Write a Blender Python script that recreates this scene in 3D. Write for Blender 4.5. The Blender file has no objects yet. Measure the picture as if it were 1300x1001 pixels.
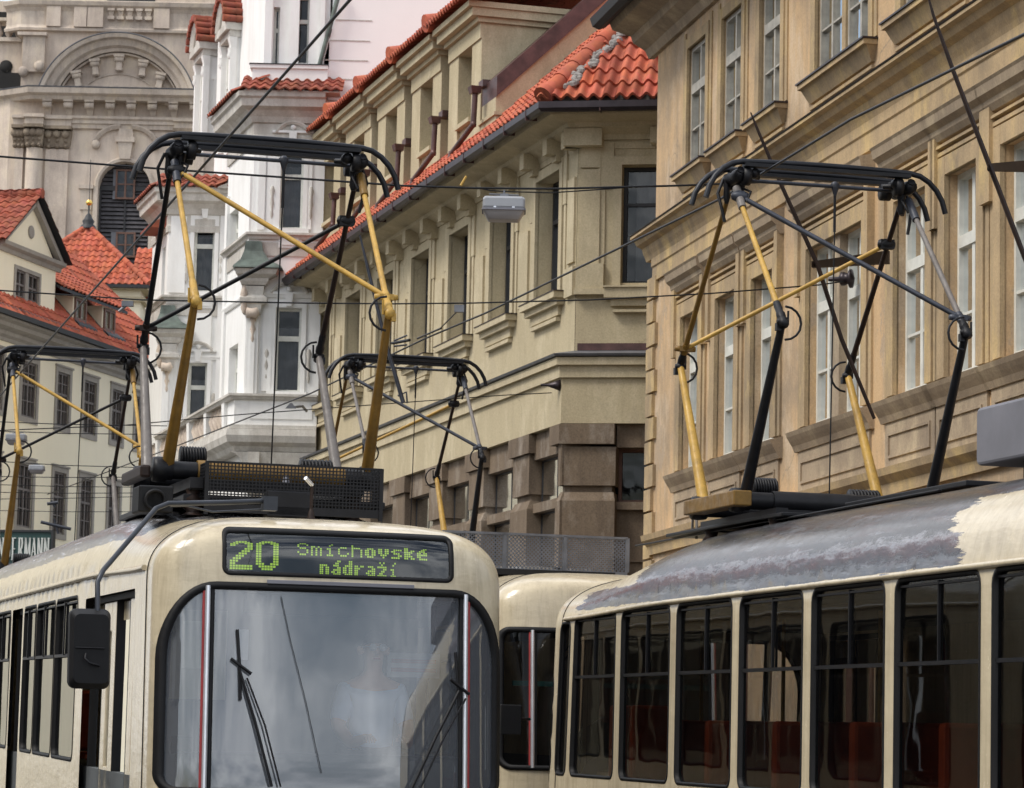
import bpy, math, random
from mathutils import Vector, Matrix, noise
from mathutils.geometry import delaunay_2d_cdt
random.seed(7)
R_=math.radians
SC=bpy.context.scene; COL=SC.collection
# ---------------------------------------------------------------- camera
F=3800.;CX=650.;CY=500.5;HY=968.;ROLL=R_(1.2);EYE=1.4
PITCH=math.atan((HY-CY)/F)
cf=Vector((0,math.cos(PITCH),math.sin(PITCH)))
r0=Vector((1,0,0));u0=Vector((0,-math.sin(PITCH),math.cos(PITCH)))
cr=r0*math.cos(ROLL)+u0*math.sin(ROLL); cu=-r0*math.sin(ROLL)+u0*math.cos(ROLL)
CAMP=Vector((0,0,EYE))
cam=bpy.data.cameras.new('camera'); co=bpy.data.objects.new('camera',cam); COL.objects.link(co)
co.matrix_world=Matrix(((cr.x,cu.x,-cf.x,0),(cr.y,cu.y,-cf.y,0),(cr.z,cu.z,-cf.z,EYE),(0,0,0,1)))
cam.sensor_width=36; cam.lens=36*F/1300; cam.clip_end=3000; cam.dof.use_dof=True; cam.dof.focus_distance=23.5; cam.dof.aperture_fstop=11; cam.clip_start=.1
SC.camera=co
def ray(x,y): return cf+cr*((x-CX)/F)-cu*((y-CY)/F)
def at(x,y,Y):
    d=ray(x,y); return CAMP+d*(Y/d.y)
# ---------------------------------------------------------------- objects
def tag(o,label,cat,group=None,kind=None):
    if label:o['label']=label
    if cat:o['category']=cat
    if group:o['group']=group
    if kind:o['kind']=kind
    return o
def empty(name,loc,label,cat,group=None):
    o=bpy.data.objects.new(name,None); COL.objects.link(o); o.location=loc
    return tag(o,label,cat,group)
def wloc(o):
    v=Vector((0,0,0))
    while o: v+=o.location; o=o.parent
    return v
class MB:
    """collects world-space faces, links them as ONE mesh object"""
    def __init__(s): s.v=[];s.f=[];s.sm=[]
    def add(s,vs,fs,smooth=False):
        b=len(s.v); s.v+= [tuple(p) for p in vs]
        for f in fs: s.f.append(tuple(b+i for i in f)); s.sm.append(smooth)
        return s
    def quad(s,a,b,c,d): return s.add([a,b,c,d],[(0,1,2,3)])
    def hexa(s,p):  # p: 8 points, bottom 4 then top 4
        return s.add(p,[(0,3,2,1),(4,5,6,7),(0,1,5,4),(1,2,6,5),(2,3,7,6),(3,0,4,7)])
    def box(s,fr,u0,u1,z0,z1,w0,w1):
        P=fr.P; return s.hexa([P(u0,z0,w0),P(u1,z0,w0),P(u1,z0,w1),P(u0,z0,w1),P(u0,z1,w0),P(u1,z1,w0),P(u1,z1,w1),P(u0,z1,w1)])
    def taper(s,fr,u0,u1,z0,z1,w0,w1,du,dw):
        P=fr.P; return s.hexa([P(u0,z0,w0),P(u1,z0,w0),P(u1,z0,w1),P(u0,z0,w1),P(u0-du,z1,w0),P(u1+du,z1,w0),P(u1+du,z1,w1+dw),P(u0-du,z1,w1+dw)])
    def abox(s,c,hx,hy,hz,M=None):
        pts=[]
        for z in (-hz,hz):
            for x,y in((-hx,-hy),(hx,-hy),(hx,hy),(-hx,hy)):
                v=Vector((x,y,z)); pts.append((M@v if M else v)+Vector(c))
        return s.hexa(pts)
    def prism(s,poly,vec):
        n=len(poly); vec=Vector(vec); a=[Vector(p) for p in poly]; b=[p+vec for p in a]
        return s.add(a+b,[tuple(range(n))[::-1],tuple(range(n,2*n))]+[(i,(i+1)%n,n+(i+1)%n,n+i) for i in range(n)])
    def loft(s,loops,cap=True,smooth=False,close=True):
        n=len(loops[0]); vs=[p for l in loops for p in l]; fs=[]
        for k in range(len(loops)-1):
            for i in range(n if close else n-1):
                j=(i+1)%n; fs.append((k*n+i,k*n+j,(k+1)*n+j,(k+1)*n+i))
        s.add(vs,fs,smooth)
        if cap and close:
            s.add(loops[0],[tuple(range(n))[::-1]]); s.add(loops[-1],[tuple(range(n))])
        return s
    def tube(s,pts,r,n=8,cap=True,smooth=True):
        pts=[Vector(p) for p in pts]; rs=r if isinstance(r,(list,tuple)) else [r]*len(pts)
        loops=[];up=None
        for i,p in enumerate(pts):
            a=pts[max(i-1,0)];b=pts[min(i+1,len(pts)-1)]; t=(b-a).normalized()
            if up is None:
                up=Vector((0,0,1)) if abs(t.z)<.9 else Vector((1,0,0))
            x=t.cross(up).normalized(); y=x.cross(t).normalized(); up=y
            loops.append([p+(x*math.cos(2*math.pi*k/n)+y*math.sin(2*math.pi*k/n))*rs[i] for k in range(n)])
        return s.loft(loops,cap,smooth)
    def lathe(s,base,prof,n=16,axis=None,smooth=True):
        base=Vector(base); ax=(axis or Vector((0,0,1))).normalized()
        x=ax.orthogonal().normalized(); y=ax.cross(x)
        loops=[[base+ax*z+(x*math.cos(2*math.pi*k/n)+y*math.sin(2*math.pi*k/n))*max(r,1e-4) for k in range(n)] for r,z in prof]
        return s.loft(loops,True,smooth)
    def build(s,name,mat,parent=None,bevel=0):
        me=bpy.data.meshes.new(name); L=wloc(parent) if parent else None
        if parent is None:
            xs=[v[0] for v in s.v];ys=[v[1] for v in s.v];zs=[v[2] for v in s.v]
            L=Vector(((min(xs)+max(xs))/2,(min(ys)+max(ys))/2,min(zs)))
        me.from_pydata([(v[0]-L.x,v[1]-L.y,v[2]-L.z) for v in s.v],[],s.f)
        me.polygons.foreach_set('use_smooth',s.sm); me.update(); me.materials.append(mat)
        o=bpy.data.objects.new(name,me); COL.objects.link(o)
        if parent: o.parent=parent
        else: o.location=L
        if bevel:
            b=o.modifiers.new('bevel','BEVEL'); b.width=bevel; b.segments=2; b.limit_method='ANGLE'; b.angle_limit=R_(40)
        return o
def mini(name,mat,parent,*boxes):
    m=MB()
    for b in boxes: m.box(*b)
    return m.build(name,mat,parent)
class Frame:
    def __init__(s,O,yaw,flipN=False):
        s.O=Vector((O[0],O[1],0)); a=R_(yaw); s.D=Vector((math.sin(a),math.cos(a),0)); s.N=Vector((-s.D.y,s.D.x,0))
        if flipN: s.N=-s.N
    def P(s,u,z,w=0): return s.O+s.D*u+s.N*w+Vector((0,0,z))
    def uz(s,x,y,w=0):
        d=ray(x,y); O=s.O+s.N*w; t=(O-CAMP).dot(s.N)/d.dot(s.N); p=CAMP+d*t
        return (p-O).dot(s.D),p.z
    def off(s,u,w=0):
        f=Frame((0,0),0); f.O=s.P(u,0,w); f.D=s.D; f.N=s.N; return f
def wall(fr,u0,u1,z0,z1,holes,m,depth=.2,w=0):
    us=sorted({u0,u1}|{h[0] for h in holes}|{h[1] for h in holes}); zs=sorted({z0,z1}|{h[2] for h in holes}|{h[3] for h in holes})
    us=[u for u in us if u0-1e-6<=u<=u1+1e-6]; zs=[z for z in zs if z0-1e-6<=z<=z1+1e-6]
    for a,b in zip(us,us[1:]):
        for c,d in zip(zs,zs[1:]):
            cu_,cz_=(a+b)/2,(c+d)/2
            if any(h[0]<cu_<h[1] and h[2]<cz_<h[3] for h in holes): continue
            m.quad(fr.P(a,c,w),fr.P(b,c,w),fr.P(b,d,w),fr.P(a,d,w))
    for h in holes:
        a,b,c,d=h[:4]; dp=h[4] if len(h)>4 else depth
        P=fr.P
        m.quad(P(a,c,w),P(a,d,w),P(a,d,w-dp),P(a,c,w-dp)); m.quad(P(b,c,w),P(b,c,w-dp),P(b,d,w-dp),P(b,d,w))
        m.quad(P(a,d,w),P(b,d,w),P(b,d,w-dp),P(a,d,w-dp)); m.quad(P(a,c,w),P(a,c,w-dp),P(b,c,w-dp),P(b,c,w))
    return m
def cornice(m,path,prof,closed_ends=True,side=1):
    """path: list of xy; prof: closed loop [(w,z)], w outward"""
    path=[Vector((p[0],p[1])) for p in path]; loops=[]
    for i,p in enumerate(path):
        ns=[]
        if i>0: t=(path[i]-path[i-1]).normalized(); ns.append(Vector((-t.y,t.x)))
        if i<len(path)-1: t=(path[i+1]-path[i]).normalized(); ns.append(Vector((-t.y,t.x)))
        n=sum(ns,Vector((0,0))).normalized(); k=1/max(.3,n.dot(ns[0])); n=n*k*side
        loops.append([Vector((p.x+n.x*w,p.y+n.y*w,z)) for w,z in prof])
    return m.loft(loops,True,False)
def arcmold(m,fr,cu_,cz_,r,a0,a1,prof,n=24,sx=1):
    loops=[]
    for k in range(n+1):
        a=R_(a0+(a1-a0)*k/n)
        loops.append([fr.P(cu_+math.cos(a)*(r+dr)*sx,cz_+math.sin(a)*(r+dr),w) for dr,w in prof])
    return m.loft(loops,True,False)
def steps(w,z,*seg):
    """profile builder: list of (dw,dz) from the bottom back, returns closed loop"""
    pts=[(-.03,z)];cw,cz=w,z
    pts.append((cw,cz))
    for dw,dz in seg: cw+=dw;cz+=dz; pts.append((cw,cz))
    pts.append((-.03,cz)); return pts
# ---------------------------------------------------------------- materials
MATS={}
def nodes(name):
    m=bpy.data.materials.new(name); m.use_nodes=True; nt=m.node_tree; b=nt.nodes['Principled BSDF']; return m,nt,b
def setin(b,k,v):
    if k in b.inputs: b.inputs[k].default_value=v
def nz(nt,scale,detail=4,vec=None,rough=.6):
    n=nt.nodes.new('ShaderNodeTexNoise'); n.inputs['Scale'].default_value=scale; n.inputs['Detail'].default_value=detail; n.inputs['Roughness'].default_value=rough
    if vec: nt.links.new(vec,n.inputs['Vector'])
    return n.outputs['Fac']
def mapv(nt,s,rot=0):
    tc=nt.nodes.new('ShaderNodeTexCoord'); mp=nt.nodes.new('ShaderNodeMapping'); mp.inputs['Scale'].default_value=s; mp.inputs['Rotation'].default_value=(0,0,rot)
    nt.links.new(tc.outputs['Object'],mp.inputs['Vector']); return mp.outputs['Vector']
def ramp(nt,fac,*st):
    r=nt.nodes.new('ShaderNodeValToRGB'); e=r.color_ramp.elements
    while len(e)<len(st): e.new(.5)
    for i,(p,c) in enumerate(st): e[i].position=p; e[i].color=(c,c,c,1) if isinstance(c,(int,float)) else (*c,1)
    nt.links.new(fac,r.inputs['Fac']); return r.outputs['Color']
def mix(nt,fac,a,b,mode='MIX'):
    x=nt.nodes.new('ShaderNodeMix'); x.data_type='RGBA'; x.blend_type=mode
    for sock,val in ((x.inputs[0],fac),(x.inputs[6],a),(x.inputs[7],b)):
        if hasattr(val,'is_linked') or hasattr(val,'links'): nt.links.new(val,sock)
        elif isinstance(val,(int,float)): sock.default_value=val
        else: sock.default_value=(*val,1)
    return x.outputs[2]
def bump(nt,b,h,strength=.3,dist=.02):
    n=nt.nodes.new('ShaderNodeBump'); n.inputs['Strength'].default_value=strength; n.inputs['Distance'].default_value=dist
    nt.links.new(h,n.inputs['Height']); nt.links.new(n.outputs['Normal'],b.inputs['Normal'])
def plain(name,c,rough=.6,metal=0,var=.25,sc=3,spec=.5,coat=0):
    m,nt,b=nodes(name)
    f=nz(nt,sc,5,mapv(nt,(1,1,1)))
    k=ramp(nt,f,(.3,tuple(x*(1-var) for x in c)),(.7,tuple(min(1,x*(1+var*.6)) for x in c)))
    nt.links.new(k,b.inputs['Base Color']); b.inputs['Roughness'].default_value=rough; b.inputs['Metallic'].default_value=metal
    setin(b,'Specular IOR Level',spec); setin(b,'Coat Weight',coat); MATS[name]=m; return m
def stucco(name,base,stain,pale=None,streak=.55,blot=.5,grain=.25,scale=1.,dist=.012,patch=None):
    """weathered plaster or stone: blotches, rain streaks and fine grain"""
    m,nt,b=nodes(name)
    v=mapv(nt,(1,1,1)); vs=mapv(nt,(2.2*scale,2.2*scale,.36*scale))
    blotf=ramp(nt,nz(nt,.55*scale,6,v,.65),(.42,0.),(.72,1.))
    strf=ramp(nt,nz(nt,1.6,6,vs,.7),(.45,0.),(.75,1.))
    c=mix(nt,strf,base,stain)
    x=nt.nodes.new('ShaderNodeMath');x.operation='MULTIPLY';x.inputs[1].default_value=streak; nt.links.new(strf,x.inputs[0])
    c=mix(nt,x.outputs[0],base,stain)
    y=nt.nodes.new('ShaderNodeMath');y.operation='MULTIPLY';y.inputs[1].default_value=blot; nt.links.new(blotf,y.inputs[0])
    c=mix(nt,y.outputs[0],c,stain)
    if pale:
        pf=ramp(nt,nz(nt,1.3*scale,7,mapv(nt,(1.3,1.3,.6)),.7),(.5,0.),(.68,.8)); c=mix(nt,pf,c,pale)
    if patch:
        c=mix(nt,ramp(nt,nz(nt,1.05,7,mapv(nt,(1.2,1.2,.8)),.62),(.585,0.),(.60,.75)),c,patch)
        vo=nt.nodes.new('ShaderNodeTexVoronoi'); vo.feature='DISTANCE_TO_EDGE'; vo.inputs['Scale'].default_value=.55
        wn=nt.nodes.new('ShaderNodeTexNoise'); wn.inputs['Scale'].default_value=3.; wn.inputs['Detail'].default_value=5; nt.links.new(v,wn.inputs['Vector'])
        nt.links.new(mix(nt,.35,v,wn.outputs['Color']),vo.inputs['Vector'])
        crk=ramp(nt,vo.outputs['Distance'],(.0,.8),(.006,0.)); msk=ramp(nt,nz(nt,.7,2,v),(.5,0.),(.6,1.)); k=nt.nodes.new('ShaderNodeMath'); k.operation='MULTIPLY'; nt.links.new(crk,k.inputs[0]); nt.links.new(msk,k.inputs[1])
        c=mix(nt,k.outputs[0],c,stain)
    g=nz(nt,38*scale,4,v,.7); c=mix(nt,grain,c,ramp(nt,g,(.3,.25),(.7,.85)),'OVERLAY')
    nt.links.new(c,b.inputs['Base Color']); b.inputs['Roughness'].default_value=.88; setin(b,'Specular IOR Level',.25)
    bump(nt,b,g,.25,dist); MATS[name]=m; return m
def tilemat(name,a,b_,dirt):
    m,nt,b=nodes(name)
    v=mapv(nt,(1,1,1)); vo=nt.nodes.new('ShaderNodeTexVoronoi'); vo.inputs['Scale'].default_value=4.2; nt.links.new(v,vo.inputs['Vector'])
    c=mix(nt,ramp(nt,nz(nt,3.,5,v),(.3,0.),(.7,1.)),a,b_)
    c=mix(nt,.10,c,vo.outputs['Color'],'SOFT_LIGHT')
    c=mix(nt,ramp(nt,nz(nt,1.1,7,v,.75),(.48,0.),(.72,.75)),c,dirt)
    c=mix(nt,ramp(nt,nz(nt,13,3,v,.6),(.6,0.),(.72,.55)),c,dirt)
    ge=nt.nodes.new('ShaderNodeNewGeometry'); isl=ge.outputs['Random Per Island']
    c=mix(nt,1.,c,ramp(nt,isl,(0.,(.45,.42,.42)),(.10,(.74,.70,.68)),(.3,(.92,.9,.88)),(.75,(1.,1.,1.)),(1.,(1.,.90,.78))),'MULTIPLY')
    nt.links.new(c,b.inputs['Base Color']); b.inputs['Roughness'].default_value=.9; setin(b,'Specular IOR Level',.15)
    bump(nt,b,nz(nt,60,3,v),.2,.005); MATS[name]=m; return m
def glassmat(name,tint=(.03,.035,.04),trans=.45,rough=.03,wob=.25,refl=1.45,wsc=1.2,haze=.12):
    m,nt,b=nodes(name); o=nt.nodes['Material Output']
    nt.nodes.remove(b)
    fr=nt.nodes.new('ShaderNodeFresnel'); fr.inputs['IOR'].default_value=refl
    gl=nt.nodes.new('ShaderNodeBsdfGlossy'); gl.inputs['Roughness'].default_value=rough; gl.inputs['Color'].default_value=(.9,.93,.95,1)
    tr=nt.nodes.new('ShaderNodeBsdfTransparent'); tr.inputs['Color'].default_value=(trans,trans*1.02,trans*1.03,1)
    df=nt.nodes.new('ShaderNodeBsdfDiffuse'); oi=nt.nodes.new('ShaderNodeObjectInfo'); nt.links.new(mix(nt,1.,tint,ramp(nt,oi.outputs['Random'],(0.,.35),(1.,1.5)),'MULTIPLY'),df.inputs['Color'])
    bp=nt.nodes.new('ShaderNodeBump'); bp.inputs['Strength'].default_value=wob; bp.inputs['Distance'].default_value=.05
    n=nz(nt,wsc,2,mapv(nt,(1,1,1))); nt.links.new(n,bp.inputs['Height'])
    for q in (fr,gl): nt.links.new(bp.outputs[0],q.inputs['Normal'])
    m1=nt.nodes.new('ShaderNodeMixShader'); m1.inputs[0].default_value=haze; nt.links.new(tr.outputs[0],m1.inputs[1]); nt.links.new(df.outputs[0],m1.inputs[2])
    m2=nt.nodes.new('ShaderNodeMixShader'); nt.links.new(fr.outputs[0],m2.inputs[0]); nt.links.new(m1.outputs[0],m2.inputs[1]); nt.links.new(gl.outputs[0],m2.inputs[2])
    nt.links.new(m2.outputs[0],o.inputs['Surface']); MATS[name]=m; return m
stucco('sand_plaster',(.455,.385,.25),(.30,.245,.16),(.56,.485,.33),.35,.25,patch=(.43,.365,.245))
stucco('sand_trim',(.47,.40,.265),(.28,.235,.155),(.58,.50,.345),.4,.25)
stucco('brown_stone',(.19,.143,.098),(.07,.052,.04),(.32,.275,.225),.55,.5,.4)
stucco('ochre_plaster',(.58,.395,.22),(.26,.21,.155),(.62,.49,.35),.75,.95,.25,patch=(.40,.31,.22))
stucco('ochre_trim',(.47,.345,.20),(.18,.145,.105),(.60,.44,.20),.5,.9,.25)
stucco('dark_apron',(.39,.305,.21),(.13,.105,.085),(.52,.42,.28),.35,.7,.25)
stucco('white_stucco',(.84,.835,.81),(.50,.47,.42),None,.3,.2,.12)
stucco('white_stone_grey',(.56,.53,.48),(.27,.245,.21),(.7,.68,.62),.6,.5,.2)
stucco('pink_wall',(.88,.85,.825),(.83,.79,.765),None,.2,.2,.06)
stucco('cream_plaster',(.90,.81,.61),(.74,.67,.51),None,.2,.25,.12)
stucco('grey_trim',(.34,.31,.27),(.19,.17,.15),None,.5,.4,.2)
stucco('church_stone',(.62,.52,.43),(.26,.21,.175),(.64,.54,.41),.55,.55,.3)
stucco('church_trim',(.55,.47,.39),(.24,.195,.165),(.62,.52,.39),.65,.55,.3)
stucco('church_capital',(.24,.19,.14),(.09,.07,.055),(.4,.33,.24),.5,.5,.3)
tilemat('red_tiles',(.54,.16,.095),(.42,.11,.065),(.22,.09,.07))
tilemat('old_red_tiles',(.37,.115,.075),(.25,.075,.05),(.10,.055,.045))
plain('copper_brown',(.10,.05,.045),.45,.3,.5,4)
plain('gutter_dark',(.042,.032,.036),.4,.5,.4,5)
plain('verdigris',(.11,.14,.12),.6,.1,.7,2.5)
plain('lead_grey',(.16,.165,.18),.5,.3,.3,3)
plain('gold',(.9,.6,.15),.25,1,.15,3)
plain('slate_dark',(.02,.022,.025),.6,0,.3,3)
plain('mortar',(.27,.25,.23),.9,0,.4,9)
plain('window_white',(.66,.66,.60),.55,0,.15,6)
plain('window_grey',(.40,.375,.32),.6,0,.3,6)
plain('window_umber',(.15,.125,.11),.6,0,.3,6)
plain('window_brown',(.15,.075,.05),.6,0,.3,6)
plain('window_dark',(.02,.02,.022),.5,0,.3,6)
plain('interior_dark',(.018,.017,.016),.9,0,.3,1)
plain('net_dim',(.17,.175,.17),.9,0,.3,2)
plain('curtain',(.42,.43,.45),.9,0,.2,2)
plain('louver',(.07,.065,.07),.6,0,.4,5)
glassmat('old_glass',(.22,.235,.22),.22,.05,.2,1.17)
glassmat('shop_glass',(.13,.13,.12),.25,.08,.2,1.3)
glassmat('house_glass',(.10,.10,.10),.5,.03,.3,1.5)
glassmat('dim_glass',(.22,.20,.18),.3,.06,.3,1.35)
# ---------------------------------------------------------------- tiles
def pantiles(m,P0,A,U,poly,tw=.24,tl=.34,amp=.045,n=6,lip=.03,wave=0):
    """wavy tile courses on the plane P0 + a*A + s*U, kept inside poly [(a,s)]"""
    A=Vector(A).normalized();U=Vector(U).normalized();N=A.cross(U).normalized()
    if N.z<0: N=-N
    P0=Vector(P0)
    def inside(x,y):
        c=False;j=len(poly)-1
        for i in range(len(poly)):
            xi,yi=poly[i];xj,yj=poly[j]
            if (yi>y)!=(yj>y) and x<(xj-xi)*(y-yi)/(yj-yi)+xi: c=not c
            j=i
        return c
    a0=min(p[0] for p in poly);a1=max(p[0] for p in poly);s0=min(p[1] for p in poly);s1=max(p[1] for p in poly)
    nr=int((s1-s0)/tl)+1; nc=int((a1-a0)/tw)+1
    prof=[(k/n,amp*(.5+.5*math.sin(2*math.pi*(k/n)-.6))) for k in range(n+1)]
    for j in range(nr):
        s=s0+j*tl
        for i in range(nc):
            a=a0+i*tw
            if not inside(a+tw/2,min(s+tl/2,s1-.01)): continue
            jz=random.uniform(-.006,.006);ja=random.uniform(-.006,.006)
            low=[P0+A*(a+x*tw+ja)+U*(s-.02)+N*(h+lip+jz) for x,h in prof]
            hi=[P0+A*(a+x*tw)+U*(s+tl+.01)+N*h for x,h in prof]
            und=[P0+A*(a+x*tw+ja)+U*(s-.02)+N*(h+jz-.004) for x,h in prof]
            q=len(prof)
            m.add(low+hi+und,[(k,k+1,q+k+1,q+k) for k in range(n)],True)
            m.add(low+und,[(k,q+k,q+k+1,k+1) for k in range(n)],False)
    return m
def ridge(m,pts,r=.1,seg=.38):
    """overlapping half-round ridge tiles along a polyline"""
    for a,b in zip(pts,pts[1:]):
        a=Vector(a);b=Vector(b);L=(b-a).length;k=max(1,int(L/seg))
        for i in range(k):
            p=a.lerp(b,i/k);q=a.lerp(b,(i+1)/k+.02)
            m.tube([p,q],[r*1.12,r*.92],10)
# ---------------------------------------------------------------- windows
def window(fr,u0,u1,z0,z1,w,par,fm,gm,fw=.07,vs=(),hs=(),bw=.04,d=.06,sub=(),name='window'):
    """fr frame, outer bars, mullions at fractions vs, transoms at hs (frac, width); sub: thin glazing bars [(u0f,u1f,zf)]"""
    m=MB(); m.box(fr,u0,u0+fw,z0,z1,w-d,w); m.box(fr,u1-fw,u1,z0,z1,w-d,w)
    m.box(fr,u0+fw,u1-fw,z0,z0+fw,w-d,w-.002); m.box(fr,u0+fw,u1-fw,z1-fw,z1,w-d,w-.002)
    W=u1-u0;H=z1-z0
    for v in vs:
        f,b=v if isinstance(v,tuple) else (v,bw)
        m.box(fr,u0+W*f-b/2,u0+W*f+b/2,z0+fw,z1-fw,w-d+.004,w-.004)
    for h in hs:
        f,b=h if isinstance(h,tuple) else (h,bw)
        m.box(fr,u0+fw,u1-fw,z0+H*f-b/2,z0+H*f+b/2,w-d+.008,w+(.012 if b>.06 else -.008))
    o=m.build(name,fm,par)
    g=MB(); g.quad(fr.P(u0+fw*.5,z0+fw*.5,w-d+.01),fr.P(u1-fw*.5,z0+fw*.5,w-d+.01),fr.P(u1-fw*.5,z1-fw*.5,w-d+.01),fr.P(u0+fw*.5,z1-fw*.5,w-d+.01))
    g.build('pane',gm,o)
    return o
def curtain(fr,u0,u1,z0,z1,w,par,mat,part=None):
    m=MB(); n=int((u1-u0)/.035)+2; a=[];b=[]
    for k in range(n+1):
        u=u0+(u1-u0)*k/n; ww=w+.02*math.sin(k*1.9)+.015*math.sin(k*.7)
        a.append(fr.P(u,z0,ww*1.0));b.append(fr.P(u,z1,ww))
    m.add(a+b,[(k,k+1,n+2+k,n+1+k) for k in range(n)],True); return m.build('curtain',mat,par)
def walldark(fr,u0,u1,z0,z1,w,par):
    m=MB(); m.box(fr,u0,u1,z0,z1,w-.1,w); return m.build('interior',MATS['interior_dark'],par)
# ---------------------------------------------------------------- light
SUN_EL=R_(52); SUN_AZ=R_(-114)   # azimuth from +Y, clockwise: the light comes from the left and a little behind
wd=bpy.data.worlds.new('World'); SC.world=wd; wd.use_nodes=True; nt=wd.node_tree; bg=nt.nodes['Background']
sky=nt.nodes.new('ShaderNodeTexSky'); sky.sky_type='NISHITA'; sky.sun_disc=False; sky.sun_elevation=SUN_EL; sky.sun_rotation=SUN_AZ
sky.altitude=200; sky.air_density=1.2; sky.dust_density=3.
tc=nt.nodes.new('ShaderNodeTexCoord'); mp=nt.nodes.new('ShaderNodeMapping'); mp.inputs['Scale'].default_value=(1,1,2.2)
nt.links.new(tc.outputs['Generated'],mp.inputs['Vector'])
f=ramp(nt,nz(nt,2.6,8,mp.outputs['Vector'],.58),(.36,0.),(.6,1.))
f2=ramp(nt,nz(nt,5.2,6,mp.outputs['Vector'],.6),(.38,(6.6,7.1,8.2)),(.62,(14.5,14.7,15.)))
c=mix(nt,f,sky.outputs[0],f2)
sx=nt.nodes.new('ShaderNodeSeparateXYZ'); nt.links.new(tc.outputs['Generated'],sx.inputs[0])
up=ramp(nt,sx.outputs[2],(.0,.70),(.35,1.0),(.8,1.0)); c=mix(nt,1.,c,up,'MULTIPLY')
nt.links.new(c,bg.inputs['Color']); bg.inputs['Strength'].default_value=.075
sl=bpy.data.lights.new('sun','SUN'); sl.energy=1.3; sl.angle=R_(18); sl.color=(1,.95,.87)
so=bpy.data.objects.new('sun',sl); COL.objects.link(so)
sd=Vector((math.sin(SUN_AZ)*math.cos(SUN_EL),math.cos(SUN_AZ)*math.cos(SUN_EL),math.sin(SUN_EL)))
so.rotation_euler=sd.to_track_quat('Z','Y').to_euler()
SC.view_settings.view_transform='Standard'; SC.view_settings.look='None'; SC.view_settings.exposure=0.95; SC.view_settings.gamma=1
SC.view_settings.use_curve_mapping=False
# ---------------------------------------------------------------- ground
m=MB(); m.quad((-400,-300,-.02),(400,-300,-.02),(400,600,-.02),(-400,600,-.02))
stucco('paving',(.16,.155,.15),(.09,.088,.085),None,.2,.5,.4); tag(m.build('ground',MATS['paving']),None,None,kind='structure')
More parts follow.
